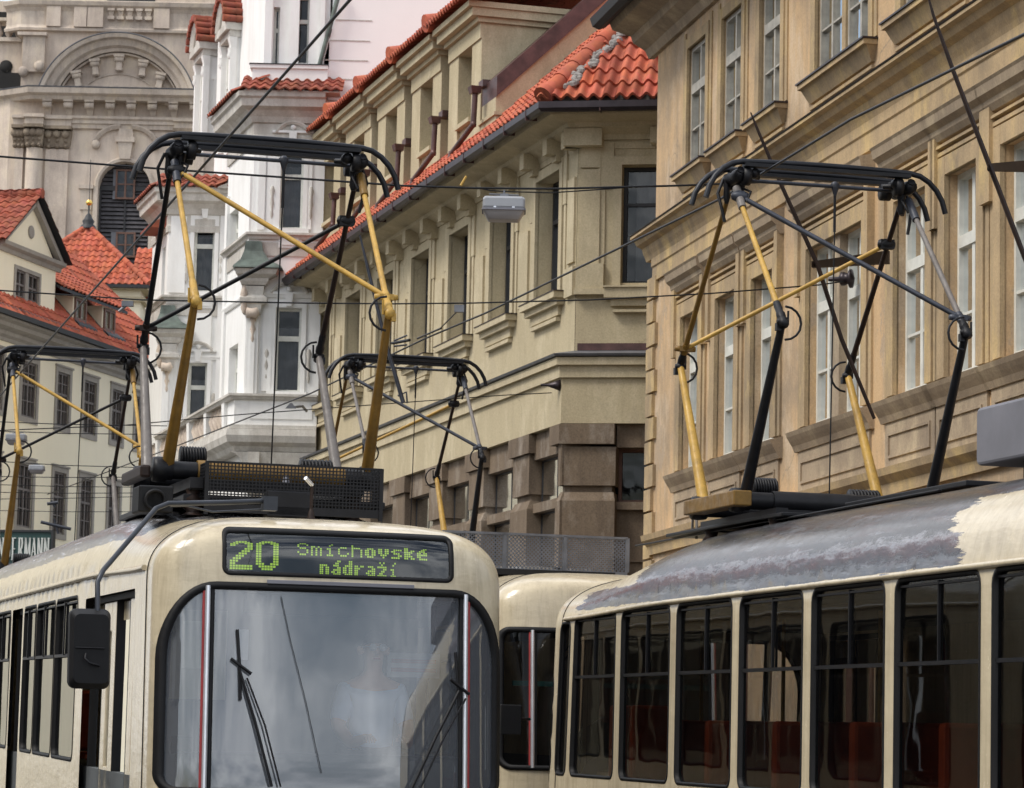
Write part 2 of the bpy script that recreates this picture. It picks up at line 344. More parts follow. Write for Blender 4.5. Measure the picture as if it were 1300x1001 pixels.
# ================================================================ BEIGE CORNER HOUSE
def sand_house():
    O=at(712,538,46.); B=Frame((O.x,O.y),-16.546)
    Bu=B.off(0,-.25); Kc=Frame((O.x,O.y),100,True); Ku=Kc.off(0,-.25)
    root=empty('corner_house',B.P(0,0,0),'sand coloured corner house with red tiled roof, dormers and dark rusticated stone ground floor','house')
    S=MATS['sand_plaster'];ST=MATS['sand_trim'];BS=MATS['brown_stone']
    # corner of the set-back wall
    cw=Bu.P(.18,0,0); 
    # walls
    bays=[(.97+2.66*k,2.25+2.66*k) for k in range(7)]
    m=MB(); wall(Bu,.16,19.3,7.6,11.5,[(a,b,8.87,10.82,.34) for a,b in bays],m)
    wall(Ku,.16,3.0,7.6,11.5,[(.86,2.1,8.85,10.72,.3)],m)
    # ledge level wall and ground floor core
    wall(B,0,19.3,6.62,7.62,[],m); wall(Kc,0,3,6.62,7.62,[],m)
    # soffit and hidden sides
    m.quad(B.P(0,6.62,0),B.P(19.3,6.62,0),B.P(19.3,6.62,-.9),B.P(0.5,6.62,-.9))
    m.quad(Kc.P(0,6.62,0),Kc.P(3,6.62,0),Kc.P(3,6.62,-.9),Kc.P(0.5,6.62,-.9))
    m.quad(B.P(19.3,0,0),B.P(19.3,11.5,0),B.P(19.3,11.5,-9),B.P(19.3,0,-9))
    m.quad(Kc.P(3,0,0),Kc.P(3,11.5,-.25),Kc.P(3,11.5,-9),Kc.P(3,0,-9))
    m.build('wall',S,root)
    walldark(B,.6,19.2,.1,11.3,-1.5,root); walldark(Kc,1.0,2.9,.1,11.3,-1.2,root)
    # string courses around the corner
    c0=Vector((B.P(0,0,0).x,B.P(0,0,0).y)); far=B.P(19.3,0,0); rt=Kc.P(3,0,0)
    path=[(rt.x,rt.y),(c0.x,c0.y),(far.x,far.y)]
    m=MB(); cornice(m,path,steps(.05,7.33,(0,.19),(.06,.0),(.0,.12)))
    m.build('string_course',ST,root)
    m=MB(); cornice(m,path,[(-.3,7.655),(.15,7.655),(.17,7.69),(-.3,7.80)]); m.build('flashing',MATS['lead_grey'],root)
    m=MB(); m.box(Ku,.2,3,7.79,7.90,.0,.02); m.build('flashing',MATS['copper_brown'],root)
    # eaves
    cu0=Bu.P(.14,0,0); cu1=Bu.P(19.3,0,0); cu2=Ku.P(3,0,0); pu=[(cu2.x,cu2.y),(cu0.x,cu0.y),(cu1.x,cu1.y)]
    m=MB(); cornice(m,pu,[(-.03,11.12),(.03,11.12),(.05,11.2),(.22,11.3),(.24,11.36),(.58,11.42),(.62,11.5),(-.03,11.5)]); m.build('eaves_cornice',ST,root)
    gp=[(.66,11.56),(.66,11.46),(.71,11.42),(.78,11.42),(.83,11.47),(.83,11.57)]
    m=MB(); cornice(m,pu,gp); m.build('gutter',MATS['gutter_dark'],root)
    for k in range(16): m=MB(); m.box(Bu,.3+1.2*k,.32+1.2*k,11.41,11.59,.64,.838); m.build('gutter_bracket',MATS['copper_brown'],root)
    for k in range(2): m=MB(); m.box(Ku,.6+1.1*k,.615+1.1*k,11.41,11.59,.64,.835); m.build('gutter_bracket',MATS['copper_brown'],root)
    # modillions, one mesh (pattern of the cornice)
    for k in range(15):
        u=.98+1.27*k
        m=MB(); m.box(Bu,u-.11,u+.11,11.02,11.27,-.02,.30); m.box(Bu,u-.11,u+.11,10.92,11.02,-.02,.14); m.build('bracket',ST,root)
    m=MB(); m.box(Ku,-.05,.56,11.0,11.27,-.02,.22); m.build('bracket',ST,root); m=MB(); m.box(Ku,1.32,1.45,11.02,11.27,-.02,.26); m.build('bracket',ST,root)
    m=MB(); m.box(Bu,.12,.4,11.0,11.27,-.02,.21); m.build('bracket',ST,root)
    # corner pier panels
    m=MB(); m.box(Ku,.2,.52,9.15,10.65,-.02,.05); m.box(Ku,.16,.6,8.75,9.15,-.02,.09); m.box(Ku,.14,.64,8.66,8.75,-.02,.12); m.box(Ku,.2,.52,10.68,11.0,-.02,.05)
    m.box(Bu,.13,.55,8.66,9.12,-.02,.07); m.box(Bu,.2,.55,9.2,10.55,-.02,.04); m.build('pilaster',ST,root)
    # windows
    for i,(a,b) in enumerate(bays):
        # stepped surround
        m=MB()
        def ring(q,o,w):
            m.box(Bu,a-o,a-o+q,8.87-.1,10.82+o,-.02,w); m.box(Bu,b+o-q,b+o,8.87-.1,10.82+o,-.02,w); m.box(Bu,a-o+q,b+o-q,10.82+o-q,10.82+o,-.02,w-.003)
        ring(.16,.16,.05); ring(.10,.30,.025)
        m.box(Bu,a-.34,a-.16,10.2,11.0,-.02,.035); m.box(Bu,b+.16,b+.34,10.2,11.0,-.02,.035)
        # intermediate pier panel
        m.box(Bu,b+.42,b+.95,8.85,10.1,-.02,.04)
        m.build('window_surround',ST,root)
        s=MB(); s.box(Bu,a-.3,b+.3,8.70,8.80,-.02,.20); s.box(Bu,a-.24,b+.24,8.60,8.70,-.02,.13); s.box(Bu,a-.10,b+.10,8.45,8.60,-.02,.06); s.box(Bu,a-.06,b+.06,8.36,8.42,-.02,.08); so=s.build('window_sill',ST,root)
        f=MB(); f.box(Bu,a-.32,b+.32,8.80,8.815,-.3,.21); f.build('sill_flashing',MATS['gutter_dark'],so)
        window(Bu,a,b,8.87,10.82,-.25,root,MATS['window_dark'],MATS['dim_glass'],.06,[(.5,.07)],[(.66,.07)])
        curtain(Bu,a+.1,b-.1,8.9,10.7,-.42,root,MATS['curtain'] if i%3==0 else MATS['brown_stone'])
    # corner window
    m=MB(); a,b=.86,2.1
    for q,o,w in ((.13,.13,.05),(.1,.36,.025)):
        m.box(Ku,a-o,a-o+q,8.8,10.72+o,-.02,w); m.box(Ku,a-o+q,b+o,10.72+o-q,10.72+o,-.02,w-.003)
    m.box(Ku,a-.37,a-.13,10.35,11.08,-.02,.04)
    m.build('window_surround',ST,root)
    s=MB(); s.box(Ku,a-.24,b+.3,8.60,8.76,-.02,.16); s.box(Ku,a-.14,b+.2,8.48,8.60,-.02,.08); s.box(Ku,a-.1,b+.2,8.38,8.42,-.02,.1); s.box(Ku,a-.25,b+.3,8.76,8.785,-.28,.19); s.build('window_sill',ST,root)
    window(Ku,a,b,8.85,10.72,-.2,root,MATS['window_dark'],MATS['house_glass'],.06,[(.5,.05)],[(.68,.05)]); curtain(Ku,a+.18,b,8.9,10.7,-.4,root,MATS['curtain'])
    # ground floor: rusticated piers with recessed dark windows
    piers=[(-.02,.22)]+[(1.72+2.62*k,2.66+2.62*k) for k in range(7)]
    for a,b in piers:
        m=MB()
        m.taper(B,a+.02,b-.02,5.66,6.30,-.5,-.03,-.0,0); m.taper(B,a,b,.3,5.42,-.5,0,0,0); m.taper(B,a,b,5.42,5.56,-.5,0,-.05,-.07)
        m.box(B,a+.07,b-.07,5.56,5.66,-.5,-.10); m.build('pier',BS,root)
        m=MB(); m.box(B,a-(.1 if a>0 else .0),b+(.1 if a>0 else .3),6.31,6.61,-.5,.02); m.build('pier_cap',BS,root)
    m=MB(); m.box(Kc,0.001,.86,5.66,6.26,-.5,-.03); m.taper(Kc,0.001,.86,.3,5.42,-.5,-.001,0,0); m.taper(Kc,0.001,.86,5.42,5.56,-.5,0,-.03,-.07); m.box(Kc,.06,.8,5.56,5.66,-.5,-.10); m.build('pier',BS,root)
    m=MB(); m.box(Kc,-.02,.84,6.30,6.61,-.5,.03); m.build('pier_cap',BS,root)
    for i in range(7):
        a=.22 if i==0 else piers[i][1]; b=piers[i+1][0]
        m=MB(); m.box(B,a,b,6.20,6.61,-.6,-.10); m.box(B,a,b,5.35,5.5,-.6,-.10); m.build('lintel',BS,root)
        window(B,a,b,5.5,6.2,-.24,root,MATS['window_dark'],MATS['shop_glass'],.03,[(.45,.035)],[],d=.02)
        window(B,a,b,4.0,5.35,-.24,root,MATS['window_dark'],MATS['shop_glass'],.03,[(.45,.035)],[],d=.02)
        m=MB(); m.box(B,a,b,.0,4.0,-.6,-.3); m.build('lower_wall',BS,root)
    m=MB(); m.box(Kc,.86,3,6.26,6.61,-.6,-.12); m.box(Kc,.86,3,5.30,5.42,-.6,-.16); m.box(Kc,.86,3,4.5,5.30,-.6,-.26); m.box(Kc,.86,3,.0,4.5,-.7,-.3);m.build('lintel',BS,root)
    window(Kc,.86,2.6,5.42,6.26,-.4,root,MATS['window_brown'],MATS['house_glass'],.05,[],[])
    # ---------------- roof
    RED=MATS['red_tiles']; tn=math.tan(R_(44)); ez=11.62; ew=.72
    # hip: planes z=ez+tn*(ew-w) for the street side and the corner side
    Nb,Nk=Bu.N,Ku.N
    a,b=Nb.xy,Nk.xy; det=a.x*b.y-a.y*b.x
    def meet(w1,w2):
        c1=Bu.O.dot(Nb)+w1; c2=Ku.O.dot(Nk)+w2
        return Vector(((c1*b.y-c2*a.y)/det,(a.x*c2-b.x*c1)/det,0))
    E0=meet(ew,ew); H=4.5; E1=meet(ew-H,ew-H)
    E0.z=ez; E1.z=ez+tn*H; hipd=E1-E0
    Ub=(Vector((-Nb.x,-Nb.y,tn))).normalized(); Uk=(Vector((-Nk.x,-Nk.y,tn))).normalized()
    sl=H/math.cos(R_(44))
    ob=hipd.dot(Bu.D); ok=hipd.dot(Ku.D)
    m=MB(); pantiles(m,E0,Ku.D,Uk,[(-.1,0),(ok*1.0-.1,sl),(6,sl),(6,0)],.205,.385,.085,12,.045)
    m.build('corner_roof_slope',RED,root)
    m=MB(); pantiles(m,E0,Bu.D,Ub,[(.05,0),(20,0),(20,1.1),(5.4,1.1),(5.4,sl),(ob,sl)],.21,.31,.05,6,.03)
    m.build('street_roof_slope',RED,root)
    # closed deck under the tiles
    m=MB(); dz=Vector((0,0,-.09))
    m.add([E0+dz,E0+Bu.D*20+dz,E1+Bu.D*(20-ob)+dz,E1+dz],[(0,1,2,3)]); m.add([E0+dz,E1+dz,E1+Ku.D*(6-ok)+dz,E0+Ku.D*6+dz],[(0,1,2,3)])
    m.build('roof_deck',MATS['mortar'],root)
    m=MB(); ridge(m,[E0+hipd*.012+Vector((0,0,.05)),E1+Vector((0,0,.05))],.135,.42); m.tube([E0+Vector((0,0,.07))-hipd*.004,E0+hipd*.014+Vector((0,0,.07))],.165,14); m.build('hip_ridge',RED,root)
    m=MB(); side=Ku.D*.24
    for k in range(210):
        p=E0+hipd*(.03+.0045*k)+Ku.D*(.17+.13*random.random()+.05*math.sin(k*.31))+Vector((0,0,.095+.03*random.random())); r=.035+.045*random.random(); m.lathe(p,[(.02,-.06),(r,-.02),(r*.75,.03),(.01,.05)],6,(Uk.cross(Ku.D)*-1+Vector((random.uniform(-.3,.3),random.uniform(-.3,.3),1))),smooth=False)
    m.build('mortar_bed',MATS['mortar'],root)
    # back mass so that the roof has a body
    m=MB(); m.hexa([B.P(5.4,11.4,-4.5),B.P(19.3,11.4,-4.5),B.P(19.3,11.4,-10),B.P(5.4,11.4,-10),B.P(5.4,15.5,-4.5),B.P(19.3,15.5,-4.5),B.P(19.3,15.5,-10),B.P(5.4,15.5,-10)]); m.build('rear_wing',S,root)
    # ---------------- dormers
    for k in range(6):
        a=5.85+2.67*k; b=a+2.13
        d=MB()
        d.box(Bu,a,a+.62,11.9,14.08,-.6,0); d.box(Bu,b-.62,b,11.9,14.08,-.6,0); d.box(Bu,a,b,14.08,14.36,-6.4,.03); d.box(Bu,a+.62,b-.62,11.9,12.75,-.6,-.05)
        d.box(Bu,a,a+.2,11.9,14.08,-6.4,-.6)
        dm=d.build('dormer',S,root)
        c=MB(); c.box(Bu,a-.06,b+.06,14.36,14.45,-6.4,.10); c.box(Bu,a-.13,b+.13,14.45,14.60,-6.4,.22); c.box(Bu,a-.17,b+.17,14.60,14.70,-6.4,.30); c.build('cornice',ST,dm)
        c=MB(); c.box(Bu,a+.60,b-.60,12.70,12.78,-.3,.05); c.build('sill',ST,dm)
        window(Bu,a+.62,b-.62,12.78,14.08,-.42,root,MATS['window_dark'],MATS['dim_glass'],.06,[(.5,.05)],[],name='dormer_window')
        # cresting of tiles over each dormer
        c=MB(); rp=Bu.P(a-.25,14.74,.40); pantiles(c,rp,Bu.D,(Vector((-Nb.x,-Nb.y,.42))).normalized(),[(-.1,0),(2.72,0),(2.72,6.5),(-.1,6.5)],.165,.32,.07,6,.04)
        c.build('dormer_roof',RED,dm)
        c=MB(); c.tube([Bu.P(a-.36,14.84,.44),Bu.P(a-.30,14.95,-.05)],.17,12); c.build('ridge_end',RED,dm)
        # rainwater pipe between dormers
        g=MB(); u=a-.28
        pts=[Bu.P(u,13.05,.18),Bu.P(u,12.45,.2),Bu.P(u+1.05,12.12,.3),Bu.P(u+1.05,11.8,.38)]
        for p_,q_ in zip(pts,pts[1:]): g.tube([p_,q_],.05,8)
        for p_ in pts[1:3]: g.lathe(p_-Vector((0,0,.055)),[(0,0),(.05,.01),(.055,.055),(.05,.1),(0,.11)],8)
        g.taper(Bu,u-.09,u+.09,13.0,13.12,.10,.26,.03,.03); g.taper(Bu,u-.05,u+.22,13.14,13.26,-.5,.06,0,0)
        g.build('rain_pipe',MATS['copper_brown'],root)
    # sloped parapet with a metal coping at the near end of the dormers
    tt=math.tan(R_(44))
    def par(u0,u1,h0,h1,name,mat):
        m=MB(); P=Bu.P
        w0,w1=-.02,-7.5
        z0=12.33; z1=z0+tt*(w0-w1)
        m.hexa([P(u0,z0+h0,w0),P(u1,z0+h0,w0),P(u1,z1+h0,w1),P(u0,z1+h0,w1),P(u0,z0+h1,w0),P(u1,z0+h1,w0),P(u1,z1+h1,w1),P(u0,z1+h1,w1)])
        return m.build(name,mat,root)
    par(4.95,5.8,-1.2,.50,'parapet',S); par(4.90,5.84,.50,.86,'coping',MATS['copper_brown'])
    m=MB(); m.box(Bu,4.9,5.86,11.9,12.50,-.9,-.01); m.box(Bu,4.86,5.9,12.50,12.56,-.9,.03); m.build('dormer_plinth',S,root)
    # small metal clad dormer near the hip
    q=E0+hipd*.86+Bu.D*1.2
    m=MB(); fr=Frame((q.x,q.y),-16.546); m.prism([fr.P(0,q.z-.6,.3),fr.P(1.1,q.z-.6,.3),fr.P(1.1,q.z+.25,.3),fr.P(.55,q.z+.6,.3),fr.P(0,q.z+.25,.3)],-fr.N*2.2); m.build('roof_hatch',MATS['lead_grey'],root)
    # downpipe at the far end
    m=MB(); m.tube([Bu.P(18.9,11.4,.5),Bu.P(18.9,11.0,.12),Bu.P(18.9,7.8,.12),Bu.P(18.9,6.5,.4),Bu.P(18.9,.2,.4)],.07,8); m.build('rain_pipe',MATS['copper_brown'],root)
    m=MB(); m.lathe(B.P(.08,7.22,.0),[(.0,-.02),(.09,0),(.06,.08),(.02,.2),(.02,.3)],8,B.N+B.D*.3); m.build('wire_anchor',MATS['gutter_dark'],root)
    return B,Kc
# ================================================================ OCHRE PALACE
def ochre_house():
    O=at(822,500,43.5); T=Frame((O.x,O.y),-11.6355); P=T.P
    root=empty('town_palace',P(-.2,0,0),'ochre palace wall with peeling plaster, white casement windows and long dark cornices','palace')
    S=MATS['ochre_plaster'];ST=MATS['ochre_trim'];AP=MATS['dark_apron']
    up=[(-2.12,-3.1),(-3.9,-4.88),(-5.72,-6.66),(-8.12,-10.15),(-11.28,-13.2),(-14.6,-15.6),(-16.4,-17.4),(-18.2,-19.2)]
    lo=[(-1.98,-2.92),(-3.78,-4.72),(-5.5,-6.45),(-7.86,-9.98),(-11.1,-12.14),(-12.74,-13.68),(-14.36,-15.34),(-16.2,-17.2),(-18.2,-19.2)]
    m=MB()
    hu=[(b,a,9.70,11.46,.12) for a,b in up]; hl=[(b,a,5.49,7.64,.158) for a,b in lo]
    wall(T,-21,-.33,8.6,12.5,hu,m); wall(T,-21,-.33,0,8.6,hl,m)
    m.quad(P(-.33,0,0),P(-.33,12.5,0),P(-.33,12.5,-12),P(-.33,0,-12)); m.quad(P(-21,0,0),P(-21,0,-12),P(-21,12.5,-12),P(-21,12.5,0)); m.quad(P(-21,12.5,0),P(-.33,12.5,0),P(-.33,12.5,-12),P(-21,12.5,-12))
    m.build('wall',S,root); walldark(T,-20.9,-.5,.2,12.3,-1.3,root)
    # quoins
    m=MB(); z=.2;k=0
    while z<8.2:
        o=.12 if k%2 else .0
        m.box(T,-.32-.12-o,-.06-.02*(k%2),z+.02,z+.33,-.5,.05); z+=.345;k+=1
    m.build('quoin',ST,root)
    P0=[(P(-.02,0,0).x,P(-.02,0,0).y),(P(-21,0,0).x,P(-21,0,0).y)]
    def band(prof,name,mat,u0=-.0,u1=-21.):
        m=MB(); a=P(u0,0,0);b=P(u1,0,0); cornice(m,[(a.x,a.y),(b.x,b.y)],prof,side=-1); return m.build(name,mat,root)
    band([(-.02,8.74),(.05,8.74),(.07,8.80),(.10,8.86),(.12,8.93),(.2,8.97),(.24,9.04),(.3,9.06),(.3,9.10),(-.02,9.14)],'string_course',ST)
    band([(-.02,9.142),(.31,9.102),(.32,9.115),(-.02,9.16)],'flashing',MATS['gutter_dark'])
    band([(-.02,8.40),(.04,8.40),(.04,8.60),(.06,8.62),(.06,8.735),(-.02,8.735)],'frieze',ST,-.33)
    band([(-.02,4.40),(.05,4.40),(.06,4.52),(.14,4.60),(.16,4.68),(-.02,4.71)],'string_course',ST,-.33)
    # eaves
    band([(-.02,11.80),(.06,11.80),(.12,11.92),(.3,12.02),(.34,12.12),(.62,12.2),(.7,12.36),(-.02,12.5)],'eaves_cornice',AP,.0)
    band([(.66,12.38),(.70,12.26),(.80,12.22),(.90,12.26),(.94,12.38)],'gutter',MATS['slate_dark'],.12)
    m=MB(); m.hexa([P(.2,12.36,.9),P(-21,12.36,.9),P(-21,12.5,-6),P(.2,12.5,-6),P(.2,12.44,.9),P(-21,12.44,.9),P(-21,16.5,-6),P(.2,16.5,-6)]); m.build('roof',MATS['old_red_tiles'],root)
    # upper windows
    WG=MATS['window_grey'];HG=MATS['old_glass']
    for b,a in up:
        m=MB(); o=.15
        m.box(T,a-o,a,9.70,11.46+o,-.02,.04); m.box(T,b,b+o,9.70,11.46+o,-.02,.04); m.box(T,a,b,11.46,11.46+o,-.02,.037)
        m.box(T,a-o-.1,a-o,9.70,11.72,-.02,.02); m.box(T,b+o,b+o+.1,9.70,11.72,-.02,.02); m.build('window_surround',ST,root)
        s=MB(); s.box(T,a-.24,b+.28,9.60,9.66,-.02,.17); s.taper(T,a-.14,b+.18,9.42,9.60,-.02,.04,.08,.09); s.box(T,a-.14,b+.18,9.34,9.38,-.02,.04); so=s.build('window_sill',ST,root)
        f=MB(); f.box(T,a-.26,b+.30,9.662,9.682,-.02,.19); f.build('sill_flashing',MATS['gutter_dark'],so)
        if b-a>1.6:
            h=(a+b)/2; g=MB(); g.box(T,h-.07,h+.07,9.70,11.46,-.12,.0); g.build('mullion',ST,root); parts=((a,h-.07),(h+.07,b))
        else: parts=((a,b),)
        for p,q in parts: window(T,p,q,9.70,11.46,-.03,root,WG,HG,.055,[(.5,.06)],[(.655,.13),(.33,.025)])
    # lower windows
    WW=MATS['window_white']
    for i,(b,a) in enumerate(lo):
        m=MB(); o=.2
        m.box(T,a-o,a,5.49,7.64+o,-.02,.05); m.box(T,b,b+o,5.49,7.64+o,-.02,.05); m.box(T,a,b,7.64,7.64+o,-.02,.047)
        m.box(T,a-o-.13,b+o+.13,7.64+o+.02,7.64+o+.06,-.02,.05); m.box(T,a-o-.13,b+o+.13,7.64+o+.10,7.64+o+.13,-.02,.07)
        m.box(T,a-o-.14,a-o,7.1,8.1,-.02,.09); m.box(T,b+o,b+o+.14,7.1,8.1,-.02,.09); m.box(T,a-o-.12,a-o-.02,5.49,7.1,-.02,.03); m.box(T,b+o+.02,b+o+.12,5.49,7.1,-.02,.03)
        m.build('window_surround',ST,root)
        # hood
        m=MB(); q=.36
        x=P(b+q,0,0);y=P(a-q,0,0)
        cornice(m,[(x.x,x.y),(y.x,y.y)],[(-.02,8.02),(.06,8.02),(.1,8.08),(.11,8.13),(.17,8.18),(.19,8.27),(.21,8.30),(-.02,8.36)],side=-1); m.build('window_hood',AP,root)
        # sill and apron
        x=P(b+q+.02,0,0);y=P(a-q-.02,0,0)
        m=MB(); cornice(m,[(x.x,x.y),(y.x,y.y)],[(-.02,5.2),(.05,5.2),(.08,5.27),(.12,5.33),(.15,5.38),(.17,5.43),(-.02,5.48)],side=-1); m.build('window_sill',AP,root)
        m=MB(); m.box(T,a-.28,b+.28,4.72,5.2,-.02,.03); m.box(T,a-.16,a-.13,4.80,5.08,-.02,.05);m.box(T,b+.13,b+.16,4.80,5.08,-.02,.05);m.box(T,a-.13,b+.13,5.05,5.08,-.02,.05);m.box(T,a-.13,b+.13,4.80,4.83,-.02,.05); m.build('apron',AP,root)
        if b-a>1.6:
            h=(a+b)/2; g=MB(); g.box(T,h-.13,h+.13,5.49,7.64,-.2,.0); g.build('mullion',MATS['dark_apron'],root); parts=((a,h-.13),(h+.13,b))
        else: parts=((a,b),)
        for p,q2 in parts:
            window(T,p,q2,5.49,7.64,-.10,root,WW,MATS['old_glass'],.055,[(.5,.085)],[(.66,.13),(.30,.03),(.84,.0)][:2])
            curtain(T,p+.08,q2-.08,5.5,7.5,-.34,root,MATS['net_dim'])
    # wall anchors of the span wires
    for (x,y) in ((1082,354),):
        u,z=T.uz(x,y); m=MB(); m.lathe(P(u,z,.0),[(.0,-.03),(.11,0),(.11,.03),(.06,.05),(.08,.09),(.08,.13),(.03,.16),(.025,.28)],12,T.N+T.D*.6); m.build('wire_anchor',MATS['gutter_dark'],root)
    # plain ground floor openings hidden behind the tram: arched shop doors
    for a in (-4,-9,-14): 
        m=MB(); m.box(T,a-1.4,a,.05,3.6,-.02,.03); m.build('shop_door',MATS['window_brown'],root)
    return T
# ================================================================ CREAM HOUSE (left)
def cream_house():
    O=at(0,500,75.); C=Frame((O.x,O.y),15.753,True); P=C.P
    root=empty('gabled_house',P(4,0,0),'cream town house with red tiled roof, plastered gable and rows of small shuttered windows','house')
    S=MATS['cream_plaster'];G=MATS['grey_trim'];RED=MATS['old_red_tiles']
    cols=[(-2.75,-1.85),(-.75,.1),(1.24,2.12),(3.42,4.18),(5.16,5.95),(7.05,7.8),(8.72,9.42),(10.4,11.1)]
    m=MB(); wall(C,-8,12.2,0,12.1,[(a,b,9.95,11.38,.1) for a,b in cols]+[(a,b,7.12,8.74,.1) for a,b in cols],m)
    m.quad(P(12.2,0,0),P(12.2,12.1,0),P(12.2,12.1,-9),P(12.2,0,-9)); m.quad(P(-8,0,0),P(-8,0,-9),P(-8,12.1,-9),P(-8,12.1,0))
    m.build('wall',S,root); walldark(C,-7.9,12.1,.2,11.8,-1,root)
    for (a,b) in cols:
        for z0,z1 in ((9.95,11.38),(7.12,8.74)):
            m=MB();o=.14
            m.box(C,a-o,a,z0-o,z1+o,-.02,.03);m.box(C,b,b+o,z0-o,z1+o,-.02,.03);m.box(C,a,b,z1,z1+o,-.02,.028);m.box(C,a,b,z0-o,z0,-.02,.028); m.box(C,a-o-.03,b+o+.03,z1+o,z1+o+.05,-.02,.06); m.build('window_surround',G,root)
            window(C,a,b,z0,z1,-.02,root,MATS['window_umber'],MATS['dim_glass'],.05,[(.5,.06),(.25,.02),(.75,.02)],[(.6,.06),(.3,.025),(.8,.025)])
            if random.random()<.6: curtain(C,a+.05,b-.05,z0+(0 if random.random()<.5 else .6),z1-.05,-.2,root,MATS['curtain' if random.random()<.5 else 'net_dim'])
    def band(prof,name,mat,u0=-8,u1=12.2):
        a=P(u0,0,0);b=P(u1,0,0);m=MB(); cornice(m,[(b.x,b.y),(a.x,a.y)],prof) ; return m.build(name,mat,root)
    band([(-.02,11.72),(.05,11.72),(.07,11.80),(.15,11.86),(.17,11.95),(.35,12.02),(.37,12.12),(.5,12.16),(.5,12.22),(-.02,12.22)],'eaves_cornice',G)
    band([(.48,12.24),(.62,12.22),(.64,12.34),(.5,12.36)],'gutter',MATS['slate_dark'])
    # main roof
    U=Vector((-C.N.x,-C.N.y,1.05)).normalized()
    m=MB(); pantiles(m,P(-8,12.3,.55),C.D,U,[(0,0),(20.4,0),(17.8,5.2),(0,5.2)],.24,.36,.05,4); m.build('roof',MATS['red_tiles'],root)
    m=MB(); m.add([P(-8,12.22,.5),P(12.3,12.22,.5),P(9.8,15.8,-3.2),P(-8,15.8,-3.2)],[(0,1,2,3)]); m.add([P(12.3,12.22,.5),P(12.3,12.22,-9),P(9.8,15.8,-3.2)],[(0,1,2)]); m.build('roof_deck',MATS['slate_dark'],root)
    m=MB(); ridge(m,[P(12.35,12.3,.5),P(9.75,16.0,-3.2)],.1,.4); m.build('hip_ridge',MATS['slate_dark'],root)
    # gabled attic
    m=MB(); wall(C,-.35,3.05,12.3,14.12,[(.62,2.02,12.72,13.66,.1)],m); m.quad(P(3.05,12.3,0),P(3.05,14.1,0),P(3.05,14.1,-5),P(3.05,12.3,-5)); m.quad(P(-.35,12.3,0),P(-.35,12.3,-5),P(-.35,14.1,-5),P(-.35,14.1,0))
    m.add([P(-.35,14.12,0),P(3.05,14.12,0),P(1.4,15.5,0)],[(0,1,2)]); g=m.build('gable',S,root)
    m=MB(); a=P(-.5,0,0);b=P(3.25,0,0); cornice(m,[(b.x,b.y),(a.x,a.y)],[(-.02,13.98),(.06,13.98),(.08,14.08),(.2,14.13),(.22,14.22),(-.02,14.26)]); m.build('gable_cornice',G,g)
    m=MB(); m.prism([P(3.3,14.2,-.01),P(3.1,14.2,-.01),P(1.42,15.42,-.01),P(1.42,15.62,-.01)],C.N*.16); m.prism([P(-.5,14.2,-.01),P(-.32,14.2,-.01),P(1.38,15.42,-.01),P(1.38,15.62,-.01)],C.N*.16); m.build('rake_moulding',G,g)
    A=-C.N
    for sgn,(uu) in ((1,3.42),(-1,-.62)):
        base=P(uu,14.2,.3); top=P(1.4,15.72,.3); up=(top-base); L=up.length
        m=MB(); pantiles(m,base,A,up.normalized(),[(0,0),(6.,0),(6.,L),(0,L)],.26,.3,.06,5); m.build('gable_roof',RED if sgn<0 else MATS['old_red_tiles'],g)
        m=MB(); m.quad(base,base+A*6,top+A*6,top); m.build('gable_roof_deck',MATS['slate_dark'],g)
    m=MB(); ridge(m,[P(1.4,15.76,.3),P(1.4,15.76,-6)],.12,.4); m.build('gable_ridge',RED,g)
    m=MB(); m.lathe(P(1.42,14.75,.0),[(.0,0),(.17,.0),(.17,.03),(.12,.04),(.0,.02)],14,C.N); m.build('roundel',G,g)
    m=MB(); o=.1; m.box(C,.62-o,.62,12.62,13.76,-.02,.03);m.box(C,2.02,2.12,12.62,13.76,-.02,.03);m.box(C,.62,2.02,13.66,13.76,-.02,.03);m.box(C,.55,2.09,12.6,12.7,-.02,.07);m.box(C,1.22,1.42,12.72,13.66,-.1,.0); m.build('window_surround',G,root)
    window(C,.62,1.22,12.72,13.66,-.02,root,MATS['window_umber'],MATS['dim_glass'],.05,[(.5,.04)],[(.62,.05),(.3,.02)]); window(C,1.42,2.02,12.72,13.66,-.02,root,MATS['window_umber'],MATS['dim_glass'],.05,[(.5,.04)],[(.62,.05),(.3,.02)])
    # flashing at the foot of the gable
    m=MB(); m.hexa([P(-1.2,12.42,.42),P(3.9,12.42,.42),P(3.1,12.75,.02),P(-1,12.75,.02),P(-1.2,12.50,.42),P(3.9,12.50,.42),P(3.1,12.83,.02),P(-1,12.83,.02)]); m.build('flashing',MATS['slate_dark'],root)
    # shed dormers with one long tiled roof
    for a in (4.3,6.25):
        d=MB(); d.box(C,a-.08,a+.82,12.55,13.56,-3,.0); dm=d.build('dormer',S,root)
        window(C,a,a+.74,12.90,13.5,.05,root,MATS['window_brown'],MATS['house_glass'],.07,[(.5,.05)],[],name='dormer_window')
        m=MB(); m.tube([P(a-.14,13.5,-.55),P(a-.14,12.80,.12)],.03,6); m.hexa([P(a-.1,12.70,.22),P(a+1.1,12.70,.22),P(a+.95,12.88,.04),P(a-.1,12.88,.04),P(a-.1,12.76,.22),P(a+1.1,12.76,.22),P(a+.95,12.92,.04),P(a-.1,12.92,.04)]); m.build('flashing',MATS['slate_dark'],dm)
    d=MB(); d.box(C,3.1,8.0,12.6,13.5,-4,-.9); d.build('dormer_wall',S,root)
    U2=Vector((-C.N.x,-C.N.y,.62)).normalized()
